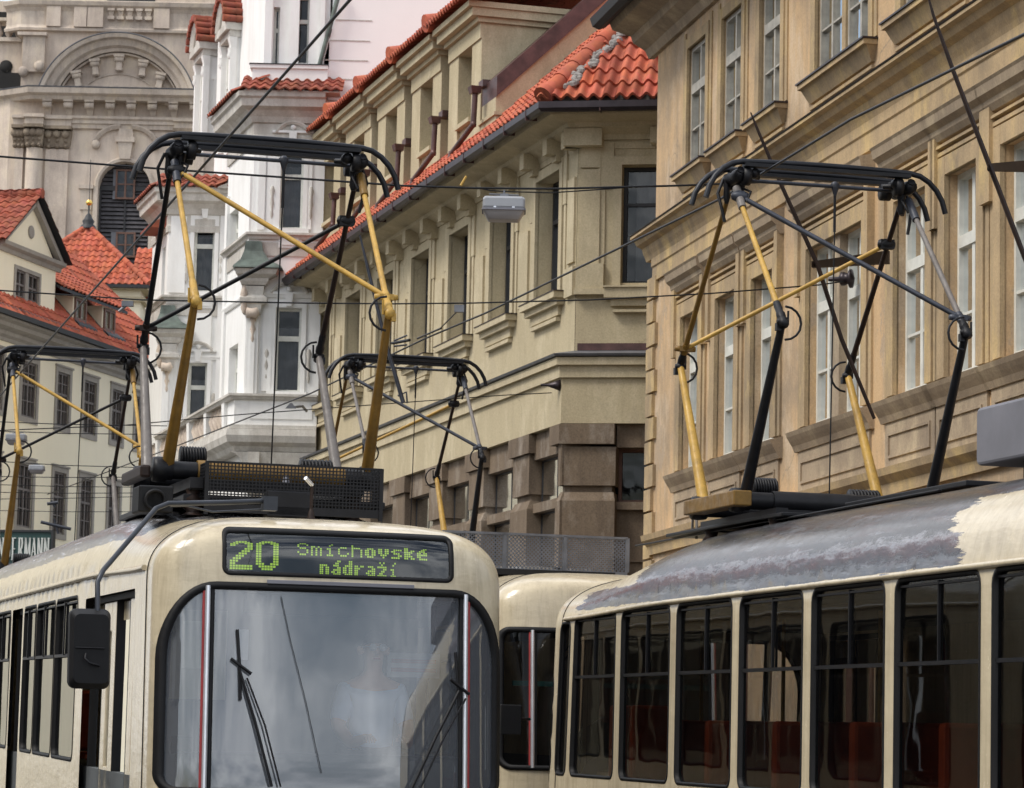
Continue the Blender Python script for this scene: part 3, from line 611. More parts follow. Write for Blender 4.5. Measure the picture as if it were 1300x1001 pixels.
    m=MB(); pantiles(m,P(3.1,13.62,.12),C.D,U2,[(0,0),(4.5,0),(3.6,4.0),(0,4.0)],.24,.36,.05,4); m.build('shed_roof',MATS['red_tiles'],root)
    m=MB(); m.hexa([P(3.1,13.52,.13),P(7.62,13.52,.13),P(6.7,15.8,-3.8),P(3.1,15.8,-3.8),P(3.1,13.60,.13),P(7.62,13.60,.13),P(6.7,15.9,-3.8),P(3.1,15.9,-3.8)]); m.build('shed_deck',MATS['slate_dark'],root)
    return C
# ================================================================ PAVILION
def pavilion():
    d=92.; k=d/3800
    fr=Frame((at(112,288,d+2.2).x,d),90,True)
    u=lambda x,y: fr.uz(x,y)
    z_e=u(150,362)[1]; z_t=at(112,289,d+2.2).z; r=2.2
    root=empty('pavilion',fr.P(0,0,-r),'small cream pavilion with hipped red tile roof topped by a gilded ball','pavilion')
    m=MB(); m.box(fr,-2,2.0,0,z_e-.12,-4.2,-.15); m.build('wall',MATS['cream_plaster'],root)
    m=MB(); m.box(fr,-2.1,2.15,z_e-.5,z_e-.36,-4.3,.0); m.box(fr,-2.2,2.25,z_e-.14,z_e-.03,-4.4,.08); m.build('cornice',MATS['sand_trim'],root)
    m=MB(); m.box(fr,-2.3,2.3,z_e-.1,z_e+.0,.08,.18); m.build('gutter',MATS['slate_dark'],root)
    ap=fr.P(0,z_t,-r); corners=[fr.P(-r-.1,z_e,.1),fr.P(r+.1,z_e,.1),fr.P(r+.1,z_e,-2*r-.1),fr.P(-r-.1,z_e,-2*r-.1)]
    m=MB()
    for i in range(4):
        a=corners[i];b=corners[(i+1)%4]; A=(b-a); L=A.length; mid=(a+b)/2; U=(ap-mid); H=U.length
        pantiles(m,a,A,U.normalized(),[(0,0),(L,0),(L/2,H)],.2,.3,.06,5)
    m.build('roof',MATS['red_tiles'],root)
    m=MB(); dz=Vector((0,0,-.05)); m.add([c+dz for c in corners]+[ap+dz],[(0,1,4),(1,2,4),(2,3,4),(3,0,4)]); m.build('roof_deck',MATS['old_red_tiles'],root)
    m=MB()
    for c in corners: ridge(m,[c+Vector((0,0,.05)),ap+Vector((0,0,.05))],.09,.32)
    m.build('hip_ridge',MATS['red_tiles'],root)
    m=MB(); m.lathe(ap,[(.26,-.05),(.24,.04),(.16,.1),(.2,.2),(.14,.27),(.08,.4),(.03,.46),(.03,.72)],14); f=m.build('finial',MATS['slate_dark'],root)
    m=MB(); m.lathe(ap+Vector((0,0,.70)),[(.0,0),(.07,.02),(.115,.1),(.07,.18),(.0,.205)],14); m.build('ball',MATS['gold'],f)
    m=MB(); m.tube([ap+Vector((0,0,.9)),ap+Vector((0,0,2.2))],.012,5); m.build('lightning_rod',MATS['slate_dark'],f)
    # neighbour wing on the right with its own roof
    q=MB(); q.box(fr,2.05,6,0,z_e-.3,-6.5,-1.6); r2=q.build('wing_wall',MATS['white_stone_grey'],root)
    m=MB(); pantiles(m,fr.P(1.2,z_e-.2,-1.5),fr.D,Vector((0,.75,.66)),[(0,0),(3.2,0),(3.2,2.9),(.3,2.9)],.2,.3,.06,5); m.build('wing_roof',MATS['red_tiles'],root)
    m=MB(); m.box(fr,1.2,4.4,z_e-.3,z_e-.2,-5,-1.5); m.build('wing_eaves',MATS['slate_dark'],root)
# ================================================================ CHURCH
def church():
    d=112.; fr=Frame((at(150,500,d).x,d),90,True); P=fr.P
    U=lambda x,y=120: fr.uz(x,y)[0]
    Z=lambda y,x=150: fr.uz(x,y)[1]
    k=d/3800*1.0
    S=MATS['church_stone'];T=MATS['church_trim'];CP=MATS['church_capital']
    root=empty('church',P(0,0,-1),'baroque stone church front with a great arched pediment and a louvred arched window','church')
    uL=U(20);uR=U(268); zc=Z(118); 
    wu0,wu1=U(124,260),U(190,260); wc=(wu0+wu1)/2; wr=(wu1-wu0)/2; wz=Z(238)
    m=MB()
    wall(fr,uL,uR+1,0,26.8,[(wu0,wu1,Z(360),wz,.5)],m) if False else None
    # wall with arched hole
    n=16; arc=[(wc+wr*math.cos(math.pi*i/n),wz+wr*math.sin(math.pi*i/n)) for i in range(n+1)]
    zt=Z(-30); zb=0
    m.quad(P(uL-.2,zb),P(wu0,zb),P(wu0,zc),P(uL-.2,zc)); m.quad(P(U(28,60),zc),P(wu0,zc),P(wu0,zt),P(U(28,60),zt)); m.quad(P(U(28,60),zc),P(U(28,60),zt),P(U(28,60),zt,-6),P(U(28,60),zc,-6)); m.quad(P(wu1,zb),P(uR+3,zb),P(uR+3,zt),P(wu1,zt)); m.quad(P(wu0,zb),P(wu1,zb),P(wu1,Z(380)),P(wu0,Z(380)))
    for (a,b) in zip(arc,arc[1:]): m.quad(P(b[0],b[1]),P(a[0],a[1]),P(a[0],zt),P(b[0],zt)); m.quad(P(a[0],a[1]),P(b[0],b[1]),P(b[0],b[1],-.5),P(a[0],a[1],-.5))
    m.quad(P(wu0,Z(380)),P(wu0,wz),P(wu0,wz,-.5),P(wu0,Z(380),-.5)); m.quad(P(wu1,Z(380)),P(wu1,wz),P(wu1,wz,-.5),P(wu1,Z(380),-.5))
    # oblique left wing wall
    m.quad(P(uL-.2,0,0),P(uL-.2,zc,0),P(uL-3.2,zc,-2.2),P(uL-3.2,0,-2.2)); m.quad(P(uR+3,0,0),P(uR+3,zt,0),P(uR+3,zt,-8),P(uR+3,0,-8))
    m.build('wall',S,root)
    walldark(fr,wu0-.3,wu1+.3,Z(385),wz+wr+.4,-.7,root)
    # louvres
    m=MB(); z=Z(380)
    while z<wz+wr-.05:
        h=wr if z<wz else math.sqrt(max(0,wr*wr-(z-wz)**2))
        if h>.1: m.hexa([P(wc-h,z,-.42),P(wc+h,z,-.42),P(wc+h,z+.02,-.42),P(wc-h,z+.02,-.42),P(wc-h,z+.1,-.5),P(wc+h,z+.1,-.5),P(wc+h,z+.13,-.48),P(wc-h,z+.13,-.48)])
        z+=.165
    m.build('louvre',MATS['louver'],root)
    m=MB(); m.box(fr,wc-.03,wc+.03,Z(380),wz+wr,-.5,-.38); m.box(fr,wu0,wu1,Z(240),Z(234),-.5,-.36); m.box(fr,wu0,wu0+.08,Z(380),wz,-.5,-.3); m.box(fr,wu1-.08,wu1,Z(380),wz,-.5,-.3); m.build('louvre_frame',MATS['window_dark'],root)
    for y0,y1 in ((213,251),(293,325)):
        window(fr,U(146,y0),U(171,y0),Z(y1),Z(y0),-.3,root,MATS['window_brown'],MATS['house_glass'],.07,[(.5,.07)],[(.5,.05)])
        m=MB(); m.box(fr,U(146),U(171),Z(y1),Z(y0),-.42,-.38); m.build('window_back',MATS['lead_grey'],root)
    # window architrave
    m=MB(); prof=[(.0,-.02),(.0,.10),(.10,.12),(.16,.08),(.18,-.02)]
    arcmold(m,fr,wc,wz,wr,0,180,prof); m.box(fr,wu0-.17,wu0,Z(380),wz,-.02,.10); m.box(fr,wu1,wu1+.17,Z(380),wz,-.02,.10); m.build('window_architrave',T,root)
    for s in (-1,1):
        m=MB(); m.box(fr,wc+s*(wr+.45)-.28,wc+s*(wr+.45)+.28,wz-.1,wz+.05,-.02,.16); m.box(fr,wc+s*(wr+.45)-.22,wc+s*(wr+.45)+.22,wz-.9,wz-.1,-.02,.08); m.box(fr,wc+s*(wr+.4)-.15,wc+s*(wr+.4)+.15,Z(380),wz-.9,-.02,.05); m.build('window_console',T,root)
        # broken scroll pediment
        m=MB(); cx=wc+s*.25; arcmold(m,fr,cx,Z(196),.95,25,92,[(0,-.02),(0,.12),(.12,.2),(.17,.2),(.2,-.02)],14,s); m.lathe(P(cx+s*.88,Z(185),-.02),[(0,0),(.16,0),(.16,.22),(.06,.26),(0,.26)],12,fr.N); m.build('scroll_pediment',T,root)
    m=MB(); m.taper(fr,wc-.2,wc+.2,Z(203),Z(182),-.02,.2,.08,.05); m.box(fr,wc-.36,wc+.36,Z(182),Z(176),-.02,.3); m.taper(fr,wc-.3,wc+.3,Z(176),Z(165),-.02,.2,-.05,0); m.build('keystone',T,root)
    # entablature
    uA=U(48,120);uB=uR+3
    def band(prof,name,mat,splay=True,u0=None):
        pts=[P(uB,0,0),P(uA if u0 is None else u0,0,0)]
        if splay: pts.append(P(uA-3.4,0,-2.3))
        m=MB(); cornice(m,[(p.x,p.y) for p in pts],prof,side=1 if True else -1); return m.build(name,mat,root)
    z=zc
    band([(-.05,z-.42),(.55,z-.42),(.62,z-.3),(.8,z-.22),(.85,z-.02),(-.05,z+.06)],'cornice',T)
    band([(-.05,z+.06),(.86,z-.01),(.88,z+.03),(-.05,z+.12)],'flashing',MATS['lead_grey'])
    band([(-.05,Z(165)),(.12,Z(165)),(.14,Z(160)),(.2,Z(159)),(.2,Z(155)),(.28,Z(153)),(.28,Z(150)),(-.05,Z(149))],'architrave',T)
    x=62
    while x<262:
        u=U(x,140); m=MB(); m.box(fr,u-.18,u+.18,Z(134),Z(129),-.02,.55); m.lathe(P(u-.17,Z(138),.42),[(.0,0),(.12,0),(.12,.34),(0,.34)],10,fr.D); m.taper(fr,u-.1,u+.1,Z(150),Z(136),-.02,.12,.04,.25); m.build('modillion',T,root); x+=26.6
    # capitals and pilasters
    for x0,x1,pr in ((57,90,.12),(34,56,.42),(18,33,.2),(222,262,.12)):
        a,b=U(x0,180),U(x1,180)
        m=MB()
        if x0==34: m.lathe(P((a+b)/2,0,.1),[(.33,0),(.33,Z(192))],20)
        else: m.box(fr,a+.06,b-.06,0,Z(192),-.05,pr)
        m.build('pilaster',S,root)
        m=MB(); m.box(fr,a-.05,b+.05,Z(168),Z(164),-.05,pr+.3); m.taper(fr,a+.02,b-.02,Z(190),Z(170),-.05,pr+.03,.08,.12)
        nn=3 if b-a<1 else 4
        for j in range(nn):
            uu=a+(b-a)*(j+.5)/nn
            m.lathe(P(uu-.02,Z(174),pr+.06),[(0,0),(.15,0),(.15,.12),(.07,.17),(0,.18)],10,fr.N)
            for rr in range(2): m.lathe(P(uu,Z(189)+rr*.22,pr-.02),[(0,0),(.11,.02),(.06,.14),(0,.16)],7,fr.N)
        m.build('capital',CP,root)
        m=MB(); m.box(fr,a-.02,b+.02,Z(164),Z(150),-.05,pr+.12); m.box(fr,a-.06,b+.06,Z(155),Z(152),-.05,pr+.22); m.build('impost',T,root)
    # great arch
    ac=U(150,148);az=Z(148);k2=k
    m=MB(); prof=[(-.62,-.02),(-.62,.3),(-.5,.34),(-.42,.5),(-.2,.56),(-.16,.75),(-.02,.8),(0,.6),(.02,-.02)]
    R1=104.5*k2; arcmold(m,fr,ac,az,R1,16.5,163.5,prof,40); arch=m.build('arched_pediment',T,root)
    m=MB(); arcmold(m,fr,ac,az,R1,16.5,163.5,[(.0,.3),(.0,.82),(.03,.82),(.03,.3)],40); m.build('flashing',MATS['lead_grey'],arch)
    m=MB(); arcmold(m,fr,ac,az,82*k2,22,158,[(-.06,-.02),(-.06,.2),(0,.24),(.06,-.02)],36); arcmold(m,fr,ac,az-.3,66*k2,38,142,[(-.03,-.02),(-.03,.05),(.03,.05),(.03,-.02)],30); m.box(fr,U(92,112),U(208,112),Z(115),Z(110),-.02,.12); m.build('tympanum_moulding',T,arch)
    for a in (25,45,66,90,114,135,155):
        r=78*k2; c=P(ac+math.cos(R_(a))*r,az+math.sin(R_(a))*r,.0)
        if abs(a-90)>64: c=P(ac+math.cos(R_(a))*r*.985,az+math.sin(R_(a))*r,.0)
        rad=(fr.D*math.cos(R_(a))+Vector((0,0,1))*math.sin(R_(a))); rad=Vector((0,0,1)).lerp(rad,.25).normalized(); tn=rad.cross(fr.N).normalized()
        m=MB(); M=Matrix((tn,fr.N,rad)).transposed()
        m.abox(c+fr.N*.22-rad*.02,.2,.22,.05,M); m.abox(c+fr.N*.16-rad*.3,.11,.16,.26,M); m.lathe(c+fr.N*.3-rad*.14-tn*.17,[(0,0),(.12,0),(.12,.34),(0,.34)],9,tn); m.lathe(c+fr.N*.2-rad*.52-tn*.13,[(0,0),(.08,0),(.08,.26),(0,.26)],9,tn)
        m.build('console',T,arch)
    # storey above the arch
    uS=U(28,30)
    def band2(prof,name,mat):
        pts=[P(uB,0,0),P(uS,0,0),P(uS-.6,0,-.4)]; m=MB(); cornice(m,[(p.x,p.y) for p in pts],prof); return m.build(name,mat,root)
    band2([(-.05,Z(42)),(.2,Z(42)),(.22,Z(39)),(.12,Z(36)),(.1,Z(34)),(.1,Z(17)),(.18,Z(13)),(.3,Z(10)),(.34,Z(5)),(.2,Z(3)),(-.05,Z(2))],'attic_band',T)
    for x0,x1 in ((95,111),(112,132),(196,216),(60,78)):
        m=MB(); m.box(fr,U(x0,25),U(x1,25),Z(37),Z(12),.0,.26); m.build('attic_pier',S,root)
    for j in range(5):
        u=U(142+11.8*j,25); m=MB(); m.box(fr,u-.13,u+.13,Z(16),Z(13),.05,.3); m.box(fr,u-.13,u+.13,Z(27),Z(23),.05,.3); m.taper(fr,u-.07,u+.07,Z(23),Z(16),.05,.2,.04,.04); m.build('attic_baluster',T,root)
    m=MB(); m.box(fr,U(136,0),U(197,0),Z(2),Z(-14),-.02,.02); m.build('attic_window',MATS['window_dark'],root)
    # left wing: balustrade, openings, scroll buttress
    m=MB(); m.box(fr,U(-40),U(27,25),Z(53),Z(48),-1.2,-.3); m.box(fr,U(-40),U(27,25),Z(27),Z(23),-1.2,-.3); bl=m.build('balustrade',T,root)
    for j in range(7):
        u=U(20-12.5*j,38); m=MB(); m.lathe(P(u,Z(48),-.7),[(.1,0),(.07,.08),(.15,.22),(.13,.32),(.06,.5),(.1,.6),(.1,.64)],9); m.build('baluster',T,bl)
    m=MB(); m.box(fr,U(-40),U(28,60),Z(53),zt,-4.5,-4.2); m.build('rear_wall',S,root)
    m=MB(); m.box(fr,U(-40),U(24,10),Z(22),Z(2),-4.2,-4.0); m.prism([P(U(-40),Z(2),-4.2),P(U(24,10),Z(2),-4.2),P(U(14,0),Z(-14),-4.2),P(U(-40),Z(-14),-4.2)],fr.N*.2); m.build('dark_window',MATS['interior_dark'],root)
    m=MB(); m.box(fr,U(-45),U(28,80),Z(115),Z(53),-1.5,-.5); m.build('wing_wall',S,root)
    m=MB(); m.box(fr,U(-20),U(24,90),Z(112),Z(92),-.52,-.47); m.box(fr,U(-20),U(12,80),Z(92),Z(84),-.52,-.465); m.lathe(P(U(5,84),Z(84),-.5),[(0,0),(.25,0),(.25,.04),(0,.04)],14,fr.N); m.build('wing_opening',MATS['interior_dark'],root)
    m=MB(); m.box(fr,U(30,70),U(58,70),Z(95),Z(50),-.4,.25); m.box(fr,U(24,50),U(61,50),Z(50),Z(46),-.4,.4); m.lathe(P(U(30,95),Z(95),-.1),[(0,0),(.18,0),(.18,.4),(.08,.44),(0,.44)],12,fr.N); m.lathe(P(U(51,90),Z(88),.2),[(0,0),(.2,0),(.2,.1),(.08,.14),(0,.14)],12,fr.N); m.build('scroll_buttress',T,root)
    return fr
# ================================================================ WHITE ORNATE HOUSE
def white_house():
    S=MATS['white_stucco'];G=MATS['white_stone_grey'];YA=-16.546
    d=63.3; B_=at(313,500,d); A_=at(404,500,d); B_.z=A_.z=0
    od=Vector((math.sin(R_(YA)),math.cos(R_(YA)),0))
    def onray(p,px):
        r=ray(px,500); # p + od*t  hits x/y = r.x/r.y
        t=(r.x*p.y-r.y*p.x)/(od.x*r.y-od.y*r.x); return p+od*t
    C_=onray(B_,281); D_=at(207,500,74.); D_.z=0; E_=onray(D_,187); CR=at(292,500,74.); CR.z=0; U0=at(262,500,76.5); U0.z=0; FU=Frame((U0.x,U0.y),YA)
    FA=Frame((B_.x,B_.y),90,True); FB=Frame((B_.x,B_.y),YA); FC=Frame((D_.x,D_.y),90,True); FD=Frame((D_.x,D_.y),YA)
    lenA=(A_-B_).length; lenB=(C_-B_).length; lenC=(CR-D_).length; lenD=(E_-D_).length
    root=empty('ornate_house',FA.P(0,0,0),'ornate white stucco house with projecting bays, copper hoods, balustraded balcony and tiled gables','house')
    UA=lambda x,y: FA.uz(x,y); UC=lambda x,y: FC.uz(x,y); UB=lambda x,y: FB.uz(x,y)
    zt1=UA(350,122)[1]; zt2=UC(240,243)[1]
    def rect(f,x0,y1,x1,y0,d=.22):
        a=f(x0,(y0+y1)/2)[0];b=f(x1,(y0+y1)/2)[0];c=f((x0+x1)/2,y0)[1];e=f((x0+x1)/2,y1)[1]; return (a,b,c,e,d)
    wA=[rect(UA,356,186,385,291),rect(UA,349,391,382,498)]; wC=[rect(UC,246,279,272,371),rect(UC,238,461,262,546)]
    wB=[rect(UB,302,268,291,330,.3),rect(UB,301,440,290,518,.3)]; wB=[(min(a,b),max(a,b),c,e,dd) for a,b,c,e,dd in wB]
    m=MB(); wall(FA,0,lenA,0,zt1,wA,m); wall(FB,0,lenB,0,zt1,wB,m); wall(FC,0,lenC,0,zt2,wC,m)
    wD=[(.35,min(.8,lenD-.15),UC(220,320)[1]-1.2,UC(220,320)[1]+.2,.25)]
    wall(FD,0,lenD,0,zt2,wD,m); m.quad(FD.P(lenD,0,0),FD.P(lenD,zt2,0),FD.P(lenD,zt2,-5),FD.P(lenD,0,-5))
    # main wall over the lower bay
    UU=lambda x,y: FU.uz(x,y)
    wU=[(UU(x,130)[0]-.3,UU(x,130)[0]+.3,UU(x,184)[1],UU(x,104)[1],.3) for x in (268,286)]; zt3=UU(262,-30)[1]
    m.quad(FC.P(-0,zt2,0),FC.P(lenC,zt2,0),FC.P(lenC,zt2,-5),FC.P(0,zt2,-5))
    wall(FU,-7,0,0,zt3,wU,m)
    m.quad(FU.P(0,0,0),FU.P(0,zt3,0),FU.P(0,zt3,-5),FU.P(0,0,-5)); m.quad(FB.P(lenB,0,0),FB.P(lenB,zt1,0),FB.P(lenB,zt1,-6),FB.P(lenB,0,-6)); m.quad(FB.P(0,zt1,0),FB.P(lenB,zt1,0),FB.P(lenB,zt1,-6),FB.P(0,zt1,-6))
    # attic above the near bay
    aw=[rect(UA,374,-10,391,76,.3),rect(UA,334,12,341,82,.2),rect(UA,345,4,353,82,.2)]
    wall(FA.off(0,-.35),.2,lenA,zt1,zt1+3.6,aw,m); m.quad(FA.P(.2,zt1,-.35),FA.P(.2,zt1+3.6,-.35),FA.P(.2,zt1+3.6,-4),FA.P(.2,zt1,-4))
    m.build('wall',S,root)
    walldark(FA,.25,lenA,.1,zt1+3.3,-1.0,root); walldark(FC,.3,lenC,.1,zt2-.2,-1.3,root); walldark(FU,-6.8,-.2,.5,zt3-.2,-1.3,root)
    WW=MATS['window_white'];HG=MATS['house_glass']
    for fr,ws,th in ((FA,wA,.62),(FC,wC,.62)):
        for i,(a,b,c,e,_) in enumerate(ws):
            window(fr,a,b,c,e,-.13,root,WW,HG,.06,[],[(.64,.11)]); curtain(fr,a+.05,b-.05,c+.05,e-.4,-.3,root,MATS['curtain'])
            m=MB();o=.1; m.box(fr,a-o,a,c,e+o,-.02,.04);m.box(fr,b,b+o,c,e+o,-.02,.04);m.box(fr,a,b,e,e+o,-.02,.038);m.box(fr,a-o-.05,b+o+.05,c-.1,c,-.02,.1); m.box(fr,a-o-.1,b+o+.1,e+.28,e+.33,-.02,.087); m.build('window_surround',S,root)
    for fr,ws in ((FB,wB),(FD,wD),(FU,wU),(FA.off(0,-.35),aw)):
        for a,b,c,e,_ in ws: window(fr,a,b,c,e,-.16,root,WW,HG,.05,[(.5,.04)] if b-a>.4 else [],[(.64,.09)])
    # raised panels and pilasters
    m=MB(); 
    def strip(fr,f,x0,x1,y0,y1,w): 
        a=f(x0,(y0+y1)/2)[0];b=f(x1,(y0+y1)/2)[0];m=MB();m.box(fr,min(a,b),max(a,b),f(x0,y1)[1],f(x0,y0)[1],-.02,w);m.build('pilaster',S,root)
    strip(FA,UA,328,337,185,292,.05); strip(FA,UA,339,350,186,290,.03); strip(FA,UA,315,327,388,500,.09); strip(FA,UA,333,345,392,497,.05); strip(FA,UA,387,396,200,292,.03)
    strip(FC,UC,216,236,275,372,.05); strip(FC,UC,276,282,270,545,.05); strip(FC,UC,228,232,460,560,.05); strip(FC,UC,212,224,440,560,.09); strip(FC,UC,246,268,398,440,.047)
    a,b=0.02,.22; m=MB(); m.box(FB,a,b,wB[1][2],wB[0][3]+.4,-.02,.06); m.build('pilaster',S,root); m=MB(); m.box(FB,lenB-.3,lenB-.05,wB[1][2],wB[0][3]+.4,-.02,.06)
    m.build('pilaster',S,root)
    def poly(fr,*us): return [(fr.P(u,0,0).x,fr.P(u,0,0).y) for u in us]
    # cornices
    nearp=[poly(FA,lenA)[0],poly(FA,0)[0],poly(FB,lenB)[0]]; farp=[poly(FC,lenC)[0],poly(FC,0)[0],poly(FD,lenD)[0]]
    def rim(path,z,name='cornice'):
        m=MB(); cornice(m,path,[(-.03,z-1.05),(.04,z-1.05),(.05,z-.9),(.03,z-.86),(.03,z-.62),(.08,z-.6),(.12,z-.48),(.22,z-.36),(.36,z-.3),(.38,z-.14),(.44,z-.1),(.45,z),(-.03,z)]); return m.build(name,G,root)
    rim(nearp,zt1); rim(farp,zt2)
    for fr,u0,u1,z in ((FA,-.3,lenA+.3,zt1),(FB,-.05,lenB,zt1),(FC,-.3,lenC,zt2),(FD,-.3,lenD,zt2),(FU,-3.2,.3,zt2)):
        m=MB(); U=Vector((-fr.N.x,-fr.N.y,.55)).normalized(); pantiles(m,fr.P(u0,z+.02,.5),fr.D,U,[(0,0),(u1-u0,0),(u1-u0,.6),(.0,.6)],.22,.3,.06,6); m.build('tile_strip',MATS['old_red_tiles'],root)
        m=MB(); m.hexa([fr.P(u0+.1,z-.005,.46),fr.P(u1,z-.005,.46),fr.P(u1,z-.005,-.03),fr.P(u0+.1,z-.005,-.03),fr.P(u0+.1,z+.02,.46),fr.P(u1,z+.02,.46),fr.P(u1,z+.26,-.03),fr.P(u0+.1,z+.26,-.03)]); m.build('strip_bed',G,root)
    # floor band between windows
    for fr,u1,f,y in ((FA,lenA,UA,296),(FC,lenC,UC,376)):
        z=f(330 if fr is FA else 240,y)[1]; p=[poly(fr,u1)[0],poly(fr,0)[0],poly(FB if fr is FA else FD,lenB if fr is FA else lenD)[0]]
        m=MB(); cornice(m,p,steps(.06,z-.14,(.02,.06),(.06,.03),(0,.05))); cornice(m,p,steps(.03,z-.5,(0,.3))); m.build('string_course',G,root)
    for fr,u1,f,y in ((FA,lenA,UA,372),(FC,lenC,UC,452)):
        z=f(330 if fr is FA else 240,y)[1]; p=[poly(fr,u1)[0],poly(fr,0)[0],poly(FB if fr is FA else FD,lenB if fr is FA else lenD)[0]]
        m=MB(); cornice(m,p,steps(.04,z-.1,(.03,.07),(0,.04))); m.build('string_course',S,root)
    # corner aedicules with copper hoods
    for fr,fo,f,xc,yh in ((FA,FB,UA,318,344),(FC,FD,UC,214,420)):
        u0,z0=f(xc,yh)
        cx=fr.P(.0,0,0)
        def sq(h,z,hw=0): return [fr.P(-h*.55+.0,z,h*.8),fr.P(h*1.15,z,h*.8),fr.P(h*1.15,z,-.1),fr.P(-h*.55,z,-.1)]
        m=MB(); m.loft([sq(.62,z0),sq(.6,z0+.04),sq(.36,z0+.2),sq(.24,z0+.4),sq(.2,z0+.62)]); m.build('copper_hood',MATS['verdigris'],root)
        m=MB(); m.loft([sq(.30,z0-.34),sq(.36,z0-.26),sq(.36,z0-.2),sq(.5,z0-.12),sq(.54,z0-.01)]); m.loft([sq(.22,z0-.95),sq(.24,z0-.75),sq(.34,z0-.7),sq(.34,z0-.62),sq(.26,z0-.55),sq(.28,z0-.36)]); m.build('entablature',G,root)
        m=MB(); zz=z0-.95
        m.lathe(fr.P(-.05,zz,.26),[(0,0),(.12,.02),(.1,.14),(.13,.24),(0,.3)],10,fr.D); m.lathe(fr.P(.10,zz-.62,.13),[(.02,0),(.045,.08),(.03,.16),(.06,.28),(.04,.4),(.07,.52),(.03,.62)],8); m.lathe(fr.P(-.10,zz+.0,.18),[(.03,0),(.07,.12),(.05,.25),(.09,.4),(.04,.62)],8); m.build('carved_ornament',MATS['church_stone'],root)
        m=MB(); m.box(fr,-.02,.22,zz-2.2,zz,-.02,.12); m.box(fr,.05,.15,zz-2.1,zz-.1,.12,.15); m.build('corner_pilaster',S,root)
    # balcony
    zr=UA(350,503)[1]; zb=UA(350,546)[1]; zl=UA(350,575)[1]
    fa=FA.off(0,.30); p0=fa.P(lenA,0,0); c=FA.P(-.28,0,.30); 
    path=[(p0.x,p0.y),(c.x,c.y),((c+od*9.2).x,(c+od*9.2).y)]
    m=MB(); cornice(m,path,[(-.32,zr-.12),(.02,zr-.12),(.05,zr-.06),(.08,zr-.05),(.08,zr),(-.32,zr+.02)]); m.build('balcony_rail',G,root)
    m=MB(); cornice(m,path,[(-.6,zb-.02),(.05,zb-.02),(.05,zb+.06),(-.6,zb+.06)]); cornice(m,path,[(-.6,zl),(-.1,zl),(-.05,zl+.1),(.08,zl+.18),(.12,zl+.32),(.1,zb-.03),(-.6,zb-.03)]); m.build('balcony_slab',G,root)
    m=MB(); m.box(FA,-.2,lenA,zb+.05,zr-.1,-.02,.27); m.box(FB,-.2,.55,zb+.05,zr-.1,-.02,.29); m.box(FA,.1,lenA-.1,zb+.2,zr-.25,.25,.29); m.build('balcony_panel',S,root)
    fb=Frame((c.x,c.y),YA)
    for k in range(5):
        u=.9+2.05*k; m=MB(); m.taper(fb,u-.12,u+.12,zb+.06,zr-.12,-.25,0,.03,.02); m.build('balcony_post',S,root)
        for j in range(4):
            m=MB(); uu=u+.42+.38*j; m.lathe(fb.P(uu,zb+.06,-.12),[(.1,0),(.06,.08),(.14,.3),(.06,.55),(.1,zr-zb-.18)],8); m.build('baluster',MATS['church_stone'],root)
    # bowl under the near bay
    m=MB(); lo=[]
    for t in range(8):
        a=t/7*math.pi/2; h=1-math.sin(a)*.55; z=zl-1.4*math.sin(a)*1.0 if t<7 else zl-1.45
        zq=zl-.02-1.3*(1-math.cos(a)); w=.3*math.cos(a)
        lo.append([FA.P(-.3+.5*math.sin(a),zq,w),FA.P(lenA,zq,w),FA.P(lenA,zq,-.1),FA.P(-.3+.5*math.sin(a),zq,-.1)])
    m.loft(lo); m.box(FA,.1,.34,zl-.9,zl-.02,.0,.34); m.build('bay_base',G,root)
    # attic parapet and gables
    m=MB(); m.box(FA,-.1,lenA,zt1+.1,zt1+.62,-.4,-.06); m.box(FA,-.15,lenA,zt1+.62,zt1+.70,-.45,-.02); m.build('parapet',S,root)
    m=MB(); m.box(FA,-.17,lenA,zt1+.702,zt1+.72,-.45,.0); m.build('parapet_flashing',MATS['slate_dark'],root)
    m=MB()
    for u,w in ((.12,.16),(.66,.2),(1.32,.1)): m.box(FA,u,u+w,zt1+.72,zt1+3.5,-.42,-.24); m.taper(FA,u,u+w,zt1+2.6,zt1+2.85,-.42,-.22,.05,.06)
    m.build('attic_pilaster',S,root)
    for k,(xc,yc) in enumerate(((266,62),(300,38))):
        uc,zz=UU(xc,yc)
        m=MB(); m.box(FU,uc-.62,uc+.58,UU(xc,190)[1],zz-.1,-2,.12); m.build('gable_front',S,root)
        m=MB(); arcmold(m,FU,uc,zz,.5,0,180,[(.0,-2.),(.0,.35),(.13,.42),(.2,.42),(.22,-2.)],16); m.box(FU,uc-.74,uc+.74,zz-.18,zz,-2,.4); m.box(FU,uc-.68,uc+.64,zz-.34,zz-.18,-2,.3); arcmold(m,FU,uc,zz,.02,0,180,[(.0,-2.),(.0,.3),(.5,.3),(.5,-2.)],12); m.build('arched_gable',G,root)
        m=MB()
        for j in range(12):
            a=R_(8+15*j); p=FU.P(uc+math.cos(a)*.77,zz+math.sin(a)*.77,.5)
            for q in range(5): m.tube([p-FU.N*.34*q,p-FU.N*(.34*q+.36)],[.10,.085],7)
        m.build('gable_tiles',MATS['old_red_tiles'],root)
        for ux in (uc-.66,uc+.50):
            m=MB(); z0_=UU(xc,186)[1]; m.box(FU,ux,ux+.16,z0_,zz-.34,.10,.26); m.taper(FU,ux,ux+.16,zz-.62,zz-.36,.10,.24,.05,.07); m.lathe(FU.P(ux+.08,zz-.9,.24),[(.05,0),(.09,.08),(.06,.18),(.08,.26)],8); m.build('gable_pilaster',S,root)
